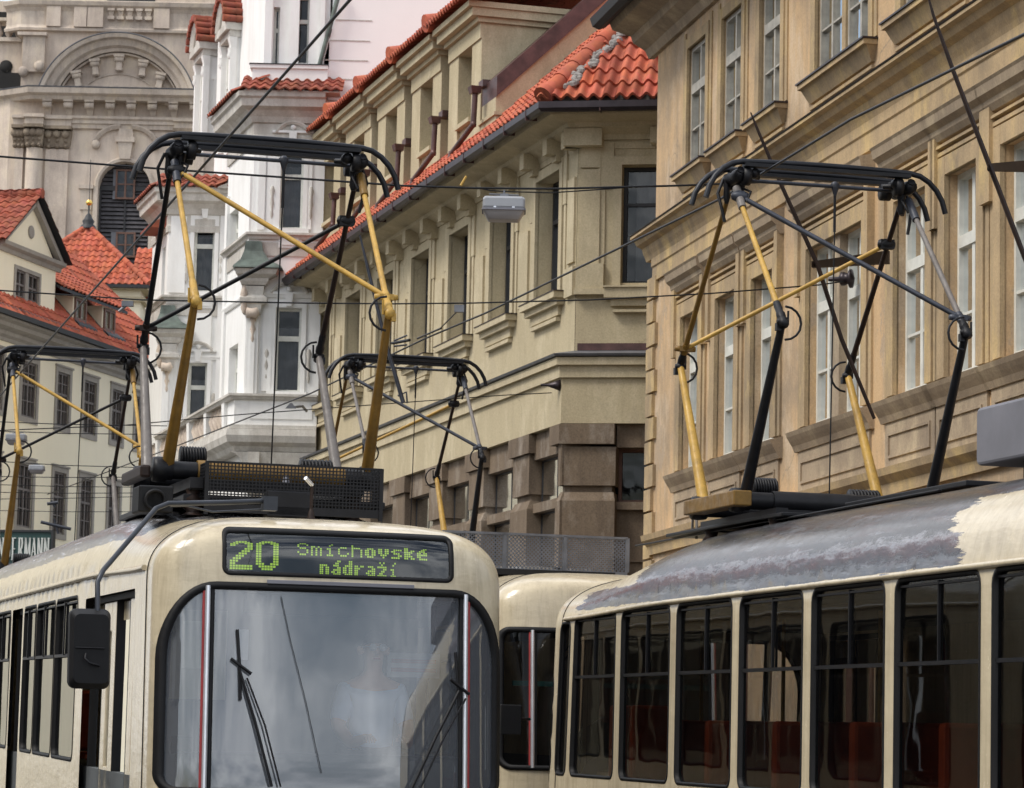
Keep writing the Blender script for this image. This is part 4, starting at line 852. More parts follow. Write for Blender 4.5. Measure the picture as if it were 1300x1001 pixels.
        window(FU,uc-.42,uc+.36,UU(xc,183)[1],zz-.62,.14,root,WW,HG,.07,[(.5,.06)],[(.65,.08)])
    # stucco ornament: window heads, keystones and drops
    for fr,ws in ((FA,wA),(FC,wC)):
        for a,b,c,e,_ in ws:
            uc=(a+b)/2; m=MB(); arcmold(m,fr,uc,e+.12,(b-a)/2+.1,25,155,[(0,-.02),(0,.07),(.05,.11),(.08,.11),(.1,-.02)],12); m.build('window_head',G,root)
            m=MB(); m.taper(fr,uc-.06,uc+.06,e+.02,e+.30,-.02,.11,.03,.03); m.lathe(fr.P(uc,e+.34,.09),[(.02,0),(.06,.03),(.05,.09),(.0,.11)],9); m.build('keystone',S,root)
            for sx in (a-.17,b+.17):
                m=MB(); m.lathe(fr.P(sx,c+.2,.02),[(.01,0),(.04,.1),(.025,.22),(.05,.34),(.03,.5),(.06,.62),(.03,.72)],8); m.build('drop_ornament',G,root)
            m=MB(); m.box(fr,a,b,c-.42,c-.16,-.02,.05); m.box(fr,a+.06,b-.06,c-.36,c-.22,.03,.075); m.build('apron_panel',S,root)
    # mansard and party wall on the right
    q=lambda x,y,w=-.35: FA.P(*FA.off(0,w).uz(x,y),w) 
    pw=[q(399,121),q(436,-14),q(470,-110),q(640,-110),q(640,260),q(399,260)]
    m=MB(); m.prism(pw,-FA.N*6); m.build('party_wall',MATS['pink_wall'],root)
    m=MB()
    for y in (26,52,77,101,128):
        x0=399+(121-y)*.275; a=q(x0+1,y,-.345); b=q(470-(y-50)*.1,y+1.2,-.345); m.hexa([a,b,b+FA.N*.008,a+FA.N*.008,a+Vector((0,0,.022)),b+Vector((0,0,.022)),b+Vector((0,0,.022))+FA.N*.008,a+Vector((0,0,.022))+FA.N*.008])
    m.build('sheet_seam',MATS['white_stone_grey'],root)
    m=MB(); m.tube([q(398,112,-.2),q(402,96,-.2),q(432,-14,-.2)],.05,8); m.lathe(q(398,112,-.2)-Vector((0,0,.1)),[(.06,0),(.09,.1),(.06,.2)],8); m.build('rain_pipe',MATS['verdigris'],root)
    m=MB(); m.tube([q(396,235,-.05),q(394,420,-.05),q(393,560,-.05)],.035,6); m.build('rain_pipe',MATS['white_stone_grey'],root)
    # little pink canopy on the far side
    z=UC(200,285)[1]; m=MB(); m.hexa([FD.P(.2,z-.05,.45),FD.P(1.6,z-.05,.45),FD.P(1.6,z-.05,-.02),FD.P(.2,z-.05,-.02),FD.P(.2,z+.02,.45),FD.P(1.6,z+.02,.45),FD.P(1.6,z+.3,-.02),FD.P(.2,z+.3,-.02)]); m.build('canopy',MATS['old_red_tiles'],root)
# ================================================================ SHOP SIGN
def sign():
    C=Frame((at(0,500,60.).x,60.),15.753,True); 
    # board standing across the footway, facing the camera
    a=at(-40,664,58.); a2=at(68,676,58.)
    top=at(68,676,58.).z; h=1.05
    fr=Frame((a2.x,a2.y),90+11,True)
    root=empty('shop_sign',fr.P(-1,top-h,0),'dark green shop sign with pale capital letters ending in ERMANN behind the tram roof','sign')
    m=MB(); m.box(fr,-2.6,0,top-h,top,-.08,0); m.build('board',MATS['sign_green'],root)
    m=MB(); m.box(fr,-2.6,0,top,top+.04,-.1,.03); m.box(fr,-.04,0.01,top-h,top,-.1,.03); m.build('frame',MATS['slate_dark'],root)
    L={'N':[((0,0),(0,1)),((0,1),(.8,0)),((.8,0),(.8,1))],'G':[((.85,.8),(.5,1)),((.5,1),(.1,.75)),((.1,.75),(.1,.25)),((.1,.25),(.5,0)),((.5,0),(.85,.15)),((.85,.15),(.85,.45))],
       'E':[((.1,0),(.1,1)),((.1,1),(.75,1)),((.1,.5),(.6,.5)),((.1,0),(.75,0))],'R':[((.1,0),(.1,1)),((.1,1),(.6,1)),((.6,1),(.75,.78)),((.75,.78),(.6,.52)),((.6,.52),(.1,.52)),((.4,.52),(.8,0))],
       'M':[((0,0),(0.05,1)),((.05,1),(.5,.1)),((.5,.1),(.95,1)),((.95,1),(1,0))],'A':[((0,0),(.45,1)),((.45,1),(.9,0)),((.2,.38),(.7,.38))]}
    w=.095; H=.42; x=-.03-.132*8
    m=MB()
    for ch in 'NGERMANN':
        for (p,q) in L[ch]:
            a=Vector((p[0]*w,p[1]*H));b=Vector((q[0]*w,q[1]*H)); d=(b-a).normalized(); thick=.014 if abs(d.y)>.5 and not(d.x>.02 and d.y>0) else .008
            if abs(d.y)<.3: thick=.009
            n=Vector((-d.y,d.x))*thick
            P=lambda v,ww: fr.P(x+v.x,top-.12-H+v.y,ww)
            m.hexa([P(a-n,.0),P(b-n,.0),P(b+n,.0),P(a+n,.0),P(a-n,.03),P(b-n,.03),P(b+n,.03),P(a+n,.03)])
            for e in (p,q):
                if e[1] in (0,1) and abs(d.y)>.6: c=Vector((e[0]*w,e[1]*H)); m.box(fr,x+c.x-.022,x+c.x+.022,top-.12-H+c.y-.008,top-.12-H+c.y+.008,0,.028)
        x+=.132
    m.build('lettering',MATS['sign_white'],root)
    m=MB(); m.tube([fr.P(-2.55,0,-.15),fr.P(-2.55,top,-.15)],.05,8); m.tube([fr.P(-.1,0,-.15),fr.P(-.1,top,-.15)],.05,8); m.build('post',MATS['slate_dark'],root)
plain('sign_green',(.02,.06,.055),.4,0,.2,3)
plain('sign_white',(.62,.64,.60),.5,0,.1,3)
# ================================================================ TRAMS
def trammat(name,patches):
    """cream enamel below; grey roof paint with streaks and painted-in reflections above, in tram coordinates"""
    m,nt,b=nodes(name)
    tc=nt.nodes.new('ShaderNodeTexCoord'); sp=nt.nodes.new('ShaderNodeSeparateXYZ'); nt.links.new(tc.outputs['Object'],sp.inputs[0])
    def M(op,a,b_=None,c=None):
        n=nt.nodes.new('ShaderNodeMath'); n.operation=op; n.use_clamp=False
        for i,v in enumerate((a,b_,c)):
            if v is None: continue
            if isinstance(v,(int,float)): n.inputs[i].default_value=v
            else: nt.links.new(v,n.inputs[i])
        return n.outputs[0]
    v1=mapv(nt,(1,1,1)); vs=mapv(nt,(1.,.55,5)); 
    n1=nz(nt,2.2,6,v1,.7); n2=nz(nt,3.2,7,vs,.72); n3=nz(nt,14,5,v1,.7)
    cream=mix(nt,ramp(nt,n1,(.35,0.),(.7,1.)),(.66,.57,.40),(.55,.47,.325))
    # dirt streaks running down from the roof and around the windows
    vd=mapv(nt,(9,9,.7)); nd=nz(nt,1.3,5,vd,.7)
    dirt=M('MULTIPLY',ramp(nt,nd,(.46,0.),(.75,.9)),.5); cream=mix(nt,dirt,cream,(.25,.19,.12)); cream=mix(nt,ramp(nt,nz(nt,46,3,v1,.6),(.70,0.),(.74,.5)),cream,(.30,.22,.13))
    grey=mix(nt,ramp(nt,n2,(.35,0.),(.65,1.)),(.085,.08,.08),(.20,.195,.20))
    grey=mix(nt,ramp(nt,nz(nt,1.7,6,mapv(nt,(1.4,.7,7)),.75),(.52,0.),(.6,1.)),grey,(.16,.075,.065) if name=='tram_painted_refl' else (.12,.115,.11))
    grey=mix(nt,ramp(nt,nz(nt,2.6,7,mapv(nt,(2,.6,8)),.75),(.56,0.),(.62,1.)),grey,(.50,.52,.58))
    if name=='tram_painted_refl':
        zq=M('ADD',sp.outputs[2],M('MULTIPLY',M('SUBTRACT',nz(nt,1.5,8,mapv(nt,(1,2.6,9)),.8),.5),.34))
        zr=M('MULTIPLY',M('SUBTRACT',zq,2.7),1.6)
        refl_bands=ramp(nt,zr,(.06,(.09,.10,.125)),(.17,(.17,.175,.19)),(.24,(.035,.028,.026)),(.34,(.075,.028,.022)),(.41,(.25,.25,.27)),(.47,(.05,.045,.042)),(.68,(.075,.068,.06)),(.86,(.03,.03,.03)))  # blue, brown and pale bands are reflections painted into the roof colour
        grey=mix(nt,.8,grey,refl_bands)
    # where the grey and its painted reflections are: z above a ragged line, inside the y patches
    zz=M('ADD',sp.outputs[2],M('MULTIPLY',M('SUBTRACT',n2,.5),.10))
    tot=None
    for (y0,y1,z0,z1) in patches:
        yy=M('ADD',sp.outputs[1],M('MULTIPLY',M('SUBTRACT',nz(nt,2.,8,mapv(nt,(1,.5,6)),.75),.5),1.3)); yy=M('ADD',yy,M('MULTIPLY',M('SUBTRACT',sp.outputs[2],2.9),.6))
        a=M('MULTIPLY',M('GREATER_THAN',yy,y0),M('LESS_THAN',yy,y1)); a=M('MULTIPLY',a,M('MULTIPLY',M('GREATER_THAN',zz,z0),M('LESS_THAN',zz,z1)))
        tot=a if tot is None else M('MAXIMUM',tot,a)
    c=cream if tot is None else mix(nt,tot,cream,grey)
    nt.links.new(c,b.inputs['Base Color']); 
    rr=ramp(nt,n3,(.3,.16),(.8,.32)); nt.links.new(rr,b.inputs['Roughness'])
    setin(b,'Specular IOR Level',.5); setin(b,'Coat Roughness',.12)
    if tot is None: setin(b,'Coat Weight',.2)
    else: nt.links.new(M('MULTIPLY_ADD',tot,-.16,.22),b.inputs['Coat Weight'])
    bump(nt,b,nz(nt,2.4,4,mapv(nt,(1,.6,2))),.32,.03); MATS[name]=m; return m
trammat('tram_cream',[(2.2,30,2.99,9)])
trammat('tram_painted_refl',[(2.78,9.6,2.755,9),(-2,40,3.20,9),(1.1,2.78,2.755,2.93)])  # lower patches stand for sky and building reflections painted on the cream roof
plain('rubber',(.008,.008,.009),.6,0,.3,6,.3)
plain('black_iron',(.009,.009,.011),.5,.1,.5,8,.35)
plain('carbon_black',(.010,.011,.015),.42,.1,.4,8,.4)
def worn(name,c,c2,rough=.42):
    m,nt,b=nodes(name); v=mapv(nt,(1,1,1))
    k=mix(nt,ramp(nt,nz(nt,9,6,v,.7),(.35,0.),(.65,1.)),c,tuple(x*.72 for x in c)); k=mix(nt,ramp(nt,nz(nt,21,7,v,.8),(.60,0.),(.68,1.)),k,c2); k=mix(nt,ramp(nt,nz(nt,2.3,5,v,.7),(.52,0.),(.78,.7)),k,c2)
    nt.links.new(k,b.inputs['Base Color']); nt.links.new(ramp(nt,nz(nt,15,4,v),(.3,.35),(.7,.65)),b.inputs['Roughness']); setin(b,'Specular IOR Level',.4); bump(nt,b,nz(nt,40,4,v),.25,.004); MATS[name]=m
worn('yellow_paint',(.56,.34,.07),(.13,.075,.03))
worn('shaded_yellow_paint',(.21,.115,.02),(.05,.03,.018))  # darker copy of the yellow: shade on the lower arms put in the colour
plain('brown_iron',(.026,.014,.010),.55,.1,.5,7,.35)
worn('steel_grey',(.20,.18,.165),(.085,.06,.045))
plain('slate_paint',(.045,.05,.065),.45,.2,.4,6)
plain('box_grey',(.19,.19,.215),.55,.1,.2,2)
plain('mesh_grey',(.20,.205,.22),.4,.5,.3,5)
plain('mirror_arm',(.04,.045,.055),.4,.3,.3,5)
plain('orange_plastic',(.55,.09,.025),.45,0,.25,4)
plain('cab_grey',(.10,.11,.115),.8,0,.3,2)
plain('cab_cream',(.55,.50,.36),.8,0,.2,2)
plain('shirt_blue',(.55,.66,.85),.8,0,.1,5)
plain('skin',(.62,.34,.24),.6,0,.1,5)
plain('hair_grey',(.12,.10,.09),.8,0,.3,9)
plain('cloth_grey',(.13,.12,.12),.9,0,.3,6)
plain('red_rubber',(.34,.035,.035),.5,0,.2,6)
plain('chrome_white',(.78,.80,.84),.2,.6,.1,6)
plain('paper',(.72,.70,.5),.9,0,.1,6)
plain('poster_white',(.7,.72,.74),.9,0,.1,6)
plain('teal_trim',(.05,.22,.18),.6,0,.2,6)
glassmat('windshield',(.52,.56,.63),.96,.012,.08,2.45,.9,.13)
glassmat('tram_glass',(.012,.012,.014),.55,.015,.06,1.33,1.1)
glassmat('display_glass',(.02,.02,.022),.75,.03,.2,1.75,1.3)
m_,nt_,b_=nodes('led_green'); b_.inputs['Base Color'].default_value=(.25,.45,.02,1); b_.inputs['Emission Color'].default_value=(.50,.78,.05,1); b_.inputs['Emission Strength'].default_value=.42; MATS['led_green']=m_
class TramBody:
    def __init__(s,zt=3.36,zn=3.12):
        # half outline of the plan, nose at (0,0)
        W=1.25;R=.42;p=3.0; pts=[]
        for k in range(121):
            t=k/120*math.pi/2; x=W*math.sin(t)**(2/p); y=R*(1-math.cos(t)**(2/p)); pts.append((x,y))
        pts.append((W,13.9)); s.pts=pts; s.cum=[0]
        for a,b in zip(pts,pts[1:]): s.cum.append(s.cum[-1]+math.hypot(b[0]-a[0],b[1]-a[1]))
        s.zt=zt;s.zn=zn;s.zb=2.6;s.p=2.6;s.L=s.cum[-1]
    def ref(s,q):
        sg=1 if q>=0 else -1;q=min(abs(q),s.L)
        import bisect
        i=min(max(bisect.bisect_right(s.cum,q)-1,0),len(s.pts)-2); f=(q-s.cum[i])/(s.cum[i+1]-s.cum[i]); a=s.pts[i];b=s.pts[i+1]
        return sg*(a[0]+(b[0]-a[0])*f),a[1]+(b[1]-a[1])*f
    def top(s,y):
        t=min(1,max(0,(y-.7)/3.2)); return s.zn+(s.zt-s.zn)*t*t*(3-2*t)
    def S(s,q,v,off=0):
        x,y=s.ref(q); H=s.top(y)-s.zb
        if v<=s.zb: z=v;w=1;t=0
        else:
            th=min((v-s.zb),1)*math.pi/2; z=s.zb+H*math.sin(th)**(2/s.p); w=max(0,math.cos(th))**(2/s.p); t=(z-s.zb)/H
        Yf=.09*max(0,min(z,s.zb)-1.2)+.10*max(0,z-s.zb)+1.25*t**9
        bl=min(1,y/3.0); bl=1-bl*bl*(3-2*bl)
        P=Vector((x*w,y+Yf*bl,z))
        if off:
            e=.01; a=s.S(q-e,v)-s.S(q+e,v); b=s.S(q,max(v-e,.2))-s.S(q,min(v+e,s.zb+.99)); n=a.cross(b)
            if n.length<1e-9: n=Vector((0,0,1))
            n.normalize()
            c=Vector((0,6,1.8))
            if n.dot(P-c)<0: n=-n
            P=P+n*off
        return P
    def vz(s,z,y):
        if z<=s.zb: return z
        H=s.top(y)-s.zb; t=min(1,(z-s.zb)/H); return s.zb+math.asin(t**(s.p/2))*2/math.pi
    def inv_front(s,x,z):
        v=s.vz(z,0.1); w=1 if v<=s.zb else math.cos((v-s.zb)*math.pi/2)**(2/s.p)
        xr=min(abs(x)/w,1.2499); lo,hi=0,s.L
        for _ in range(40):
            m=(lo+hi)/2
            if abs(s.ref(m)[0])<xr: lo=m
            else: hi=m
        return (lo if x>=0 else -lo, v)
    def inv_side(s,y,z,sg):
        lo,hi=.3,s.L
        for _ in range(40):
            m=(lo+hi)/2
            if s.ref(m)[1]<y: lo=m
            else: hi=m
        return (sg*lo,s.vz(z,y))
def rrect(x0,x1,z0,z1,r,n=5,den=.12,rt=None,rtz=None):
    """rounded rectangle loop, densified; rt = radius of the top corners"""
    rt=r if rt is None else rt; pts=[]
    tz=rt if rtz is None else rtz
    for cx,cz,a0,rr,rz in ((x1-rt,z1-tz,0,rt,tz),(x0+rt,z1-tz,90,rt,tz),(x0+r,z0+r,180,r,r),(x1-r,z0+r,270,r,r)):
        for k in range(n+1): a=R_(a0+90*k/n); pts.append((cx+rr*math.cos(a),cz+rz*math.sin(a)))
    out=[]
    for a,b in zip(pts,pts[1:]+pts[:1]):
        L=math.hypot(b[0]-a[0],b[1]-a[1]);k=max(1,int(L/den))
        for i in range(k): out.append((a[0]+(b[0]-a[0])*i/k,a[1]+(b[1]-a[1])*i/k))
    return out
def inpoly(x,y,p):
    c=False;j=len(p)-1
    for i in range(len(p)):
        if (p[i][1]>y)!=(p[j][1]>y) and x<(p[j][0]-p[i][0])*(y-p[i][1])/(p[j][1]-p[i][1])+p[i][0]: c=not c
        j=i
    return c
def cdt(dom,holes,grid):
    pts=[];edges=[]
    for lp in [dom]+holes:
        b=len(pts);n=len(lp); pts+=lp; edges+=[(b+i,b+(i+1)%n) for i in range(n)]
    def near(x,y):
        return any(abs(px-x)<.035 and abs(py-y)<.035 for px,py in pts0)
    pts0=list(pts)
    for g in grid:
        if inpoly(g[0],g[1],dom) and not any(inpoly(g[0],g[1],h) for h in holes) and not near(*g): pts.append(g)
    vs,es,fs,_,_,_=delaunay_2d_cdt([Vector(p) for p in pts],edges,[],0,1e-5)
    out=[]
    for f in fs:
        cx=sum(vs[i].x for i in f)/3;cy=sum(vs[i].y for i in f)/3
        if inpoly(cx,cy,dom) and not any(inpoly(cx,cy,h) for h in holes): out.append(tuple(f))
    return [(v.x,v.y) for v in vs],out
class LM(MB):
    """mesh builder in tram coordinates (no offset)"""
    def build(s,name,mat,parent,bevel=0):
        me=bpy.data.meshes.new(name); me.from_pydata([tuple(v) for v in s.v],[],s.f); me.polygons.foreach_set('use_smooth',s.sm); me.update(); me.materials.append(mat)
        o=bpy.data.objects.new(name,me); COL.objects.link(o); o.parent=parent
        if bevel:
            b=o.modifiers.new('bevel','BEVEL'); b.width=bevel; b.segments=2; b.limit_method='ANGLE'; b.angle_limit=R_(40)
        return o
    def cube(s,x0,x1,y0,y1,z0,z1):
        return s.hexa([Vector(p) for p in ((x0,y0,z0),(x1,y0,z0),(x1,y1,z0),(x0,y1,z0),(x0,y0,z1),(x1,y0,z1),(x1,y1,z1),(x0,y1,z1))])
def surf_panel(B,dom,holes,grid,off=0):
    vs,fs=cdt(dom,holes,grid); m=LM(); m.add([B.S(a,b,off) for a,b in vs],fs,True); return m
def gasket(B,phys,fn,w,off0,off1,name,mat,parent):
    """flat rubber band following a loop of the body surface; phys in metres, fn maps to surface parameters"""
    loop=phys; n=len(loop); cx=sum(p[0] for p in loop)/n; cy=sum(p[1] for p in loop)/n; m=LM(); rows=[[],[],[],[]]
    for i in range(n):
        a=loop[i-1];b=loop[(i+1)%n];d=Vector((b[0]-a[0],b[1]-a[1]));d=d.normalized() if d.length>1e-9 else Vector((1,0)); nn=Vector((d.y,-d.x))
        if nn.dot(Vector((loop[i][0]-cx,loop[i][1]-cy)))<0: nn=-nn
        o=(loop[i][0]+nn.x*w*.3,loop[i][1]+nn.y*w*.3); q=(loop[i][0]-nn.x*w*.7,loop[i][1]-nn.y*w*.7)
        O_=fn(*o);Q_=fn(*q)
        rows[0].append(B.S(*O_,-.005));rows[1].append(B.S(*O_,off1));rows[2].append(B.S(*Q_,off1));rows[3].append(B.S(*Q_,off0))
    vs=[p for r in rows for p in r]; fs=[]
    for r in range(3):
        for i in range(n): j=(i+1)%n; fs.append((r*n+i,r*n+j,(r+1)*n+j,(r+1)*n+i))
    m.add(vs,fs,True); return m.build(name,mat,parent)
def make_tram(loc,yaw,pitch,label,name='tram',mat='tram_cream',windows=(),doors=(),visible=1,front=True,far=False,zt=3.36,inner=True,seats=(),zbar=2.12,flip=False,display=True,wmat='windshield',wst=2.575,wrt=.36,wrz=.52):
    """loc: world position of the nose at rail level; local +y runs along the tram"""
    root=empty(name,loc,label,'tram','articulated pairs of old cream trams' if False else None)
    a=R_(yaw);b=R_(pitch)
    y=Vector((-math.sin(a)*math.cos(b),math.cos(a)*math.cos(b),math.sin(b))); x=Vector((math.cos(a),math.sin(a),0)); z=x.cross(y)
    M=Matrix(((x.x,y.x,z.x),(x.y,y.y,z.y),(x.z,y.z,z.z)))
    root.rotation_euler=M.to_euler(); root['pose']=0; del root['pose']
    B=TramBody(zt); Lq=B.L; MM=MATS[mat]
    holes=[];items=[]
    if front:
        wsl=rrect(-1.205,1.205,1.15,wst,.12,12,.08,wrt,rtz=wrz)
        holes.append([B.inv_front(px,pz) for px,pz in wsl]); items.append(('windshield',holes[-1],'windshield'))
        dp=rrect(-.80,.83,2.645,2.965,.05,5,.06)
        if display: holes.append([B.inv_front(px,pz) for px,pz in dp]); items.append(('destination_display',holes[-1],'display'))
    for sg,ws in windows:
        for (y0,y1,z0,z1) in ws:
            lp=[B.inv_side(py,pz,sg) for py,pz in rrect(y0,y1,z0,z1,.09,4,.2)]; holes.append(lp); items.append(('side_window',lp,(sg,y0,y1,z0,z1)))
    for sg,ds in doors:
        for (y0,y1,z0,z1) in ds:
            lp=[B.inv_side(py,pz,sg) for py,pz in rrect(y0,y1,z0,z1,.03,2,.2)]; holes.append(lp); items.append(('door',lp,(sg,y0,y1,z0,z1)))
    grid=[]
    q=-Lq+.05
    qs=[]
    while q<=Lq-.04:
        qs.append(q); q+= .055 if abs(q)<1.9 else (.16 if abs(q)<4 else .35)
    vs=[.35,.7,1.0,1.3,1.6,1.9,2.2,2.45,2.55,2.6]+[2.6+.035*k for k in range(1,28)]
    jit=lambda:random.uniform(-.0006,.0006)
    for qq in qs:
        for v in vs[1:]: grid.append((qq+jit(),v+jit()))
    dom=[(-Lq,.35)]+[(Lq,.35),(Lq,3.59),(-Lq,3.59)]
    dd=[]
    for p,r in zip(dom,dom[1:]+dom[:1]):
        L=math.hypot(r[0]-p[0],r[1]-p[1]);k=max(1,int(L/.25))
        for i in range(k): dd.append((p[0]+(r[0]-p[0])*i/k,p[1]+(r[1]-p[1])*i/k))
    dom=dd
    body=surf_panel(B,dom,holes,grid).build('body_shell',MM,root)
    m=LM(); vv=[.35,1.5,2.6]+[2.6+.05*k for k in range(1,20)]; rt=[B.S(Lq,v) for v in vv]; lf=[B.S(-Lq,v) for v in vv[::-1]]; ew=rt+lf; m.add([q+Vector((0,.02,0)) for q in ew],[tuple(range(len(ew)))]); ew_=m.build('end_wall',MM,root)
    m=LM(); m.cube(-.95,.95,13.93,13.95,1.4,2.5); m.build('end_window',MATS['tram_glass'],ew_)
    # gutter rib and seam between mask and side
    for sg in (-1,1):
        m=LM(); pts=[B.S(sg*(q_),B.vz(2.735,6),.012) for q_ in [1.72+.35*k for k in range(int((Lq-1.8)/.35))]]
        m.tube(pts,.022,6); m.build('gutter',MM,body)
        if front:
            sq=abs(B.inv_side(.56,1.5,1)[0]); m=LM(); pts=[B.S(sg*sq,.5+.12*k if .5+.12*k<2.6 else 2.6+(.5+.12*k-2.6)*.35,.001) for k in range(40) if (.5+.12*k if .5+.12*k<2.6 else 2.6+(.5+.12*k-2.6)*.35)<3.45]; m.tube(pts,.006,5); m.build('panel_seam',MATS['rubber'],body)
    # panes
    for nm,lp,info in items:
        g=[]
        s0=min(p[0] for p in lp);s1=max(p[0] for p in lp);v0=min(p[1] for p in lp);v1=max(p[1] for p in lp)
        ns=int((s1-s0)/.07)+1;nv=int((v1-v0)/.12)+1
        for i in range(1,ns):
            for j in range(1,nv): g.append((s0+(s1-s0)*i/ns+jit(),v0+(v1-v0)*j/nv+jit()))
        if nm=='windshield':
            w=surf_panel(B,lp,[],g,-.02).build('windshield',MATS[wmat],root); gasket(B,wsl,B.inv_front,.05,-.03,.010,'rubber_seal',MATS['rubber'],w)
            for px in (-.9,.93):
                pt=lambda o,of: [B.S(*B.inv_front(px+o,zz),of) for zz in (1.16,1.4,1.7,2.0,2.3,wst-.07,wst-.015)]
                t=LM(); t.tube(pt(0,.0),.020,8); t.build('pillar',MATS['chrome_white'],w)
                sg_=-1 if px<0 else 1; t=LM(); t.tube(pt(.026*sg_,-.002),.011,6); t.build('pillar_seal',MATS['red_rubber'],w)
                t=LM(); t.tube(pt(-.03*sg_,-.01),.016,6); t.build('pillar_seal',MATS['rubber'],w)
        elif nm=='destination_display':
            back=surf_panel(B,lp,[],g,-.09); bo=back.build('destination_display',MATS['rubber'],root)
            rev=LM(); n=len(lp); rev.add([B.S(*p,0) for p in lp]+[B.S(*p,-.09) for p in lp],[(i,(i+1)%n,n+(i+1)%n,n+i) for i in range(n)]); rev.build('display_housing',MATS['rubber'],bo)
            gl=surf_panel(B,lp,[],g,-.008).build('display_pane',MATS['display_glass'],bo); gasket(B,dp,B.inv_front,.03,-.02,.004,'display_seal',MATS['rubber'],bo)
            yield_display=bo
            make_tram.display=(B,bo)
        elif nm=='side_window':
            sg,y0,y1,z0,z1=info
            w=surf_panel(B,lp,[],g,-.03).build('side_window',MATS['tram_glass'],root); gasket(B,rrect(y0,y1,z0,z1,.09,4,.2),lambda a,b,sg=sg:B.inv_side(a,b,sg),.026,-.05,.004,'window_seal',MATS['rubber'],w)
            xx=sg*1.235; fr=LM()
            if z1-z0>.6 and y1-y0>.5:
                fr.cube(xx-.02,xx+.008,y0+.03,y1-.03,zbar-.016,zbar+.010)
                ym=(y0+y1)/2; fr.cube(xx-.02,xx+.002,ym-.018,ym+.0,zbar,z1-.03); fr.cube(xx-.035,xx-.022,ym-.0,ym+.022,zbar,z1-.03); fr.cube(xx-.02,xx+.000,y0+.04,y1-.04,z1-.055,z1-.04); fr.build('sliding_frame',MATS['black_iron'],w)
        elif nm=='door':
            sg,y0,y1,z0,z1=info; n=max(2,round((y1-y0)/.7)); L=(y1-y0)/n
            dr=LM(); xx=sg*1.19
            for k in range(n):
                a_=y0+L*k+.02;b_2=a_+L-.035; c0=a_+L*.33;c1=b_2-L*.33
                off=.05*(k%2)
                X0,X1=sorted((xx-sg*(.03+off),xx-sg*off)); 
                dr.cube(X0,X1,a_,c0,z0+.02,z1-.05);dr.cube(X0,X1,c1,b_2,z0+.02,z1-.05);dr.cube(X0,X1,c0,c1,z1-.28,z1-.05);dr.cube(X0,X1,c0,c1,z0+.02,z0+.7)
            do=dr.build('door',MM,root,.01)
            gl=LM(); xg=xx-sg*.035
            gl.quad(Vector((xg,y0+.05,z0+.5)),Vector((xg,y1-.05,z0+.5)),Vector((xg,y1-.05,z1-.2)),Vector((xg,y0+.05,z1-.2))); gl.build('door_glass',MATS['tram_glass'],do)
            gk=LM(); X0,X1=sorted((xx-sg*.0,xx-sg*.08)); gk.cube(X0,X1,y0,y1,z1-.045,z1); gk.cube(X0,X1,y0,y0+.02,z0,z1-.045); gk.cube(X0,X1,y1-.02,y1,z0,z1-.045)
            for k in range(1,n): gk.cube(X0,X1-.0,y0+L*k-.012,y0+L*k+.012,z0,z1-.05)
            gk.build('door_frame',MATS['rubber'],do)
    # interior
    m=LM(); m.cube(-1.15,1.15,.75,13.8,.78,.85); m.build('floor',MATS['cab_grey'],root)
    m=LM(); m.cube(-1.05,1.05,1.1,13.8,2.62,2.66); m.build('ceiling',MATS['cab_grey'],root)
    m=LM()
    for sg in (-1,1): m.cube(*sorted((sg*1.16,sg*1.19)),1.0,13.8,.8,1.22)
    m.build('inner_lining',MATS['cab_grey'],root)
    # underside and skirts
    m=LM(); m.cube(-1.0,1.0,.9,13.3,.25,.5); 
    for yc in (3.2,10.2):
        m.cube(-.9,.9,yc-1.2,yc+1.2,.12,.35)
    m.build('underframe',MATS['black_iron'],root)
    for yc in (2.3,4.1,9.3,11.1):
        for sg in (-1,1):
            m=LM(); m.lathe(Vector((sg*.72,yc,.34)),[(.05,-.02),(.34,0),(.34,.06),(.30,.08),(.05,.12)],20,Vector((sg,0,0))); m.build('wheel',MATS['steel_grey'],root)
    for (sx,sy,sc) in seats:
        m=LM(); m.cube(sx-.2,sx+.2,sy-.09,sy+.03,1.3,sc); m.cube(sx-.2,sx+.2,sy,sy+.42,1.22,1.28); m.cube(sx-.03,sx+.03,sy+.1,sy+.2,.85,1.22); m.build('seat',MATS['orange_plastic'],root,.03)
    return root,B
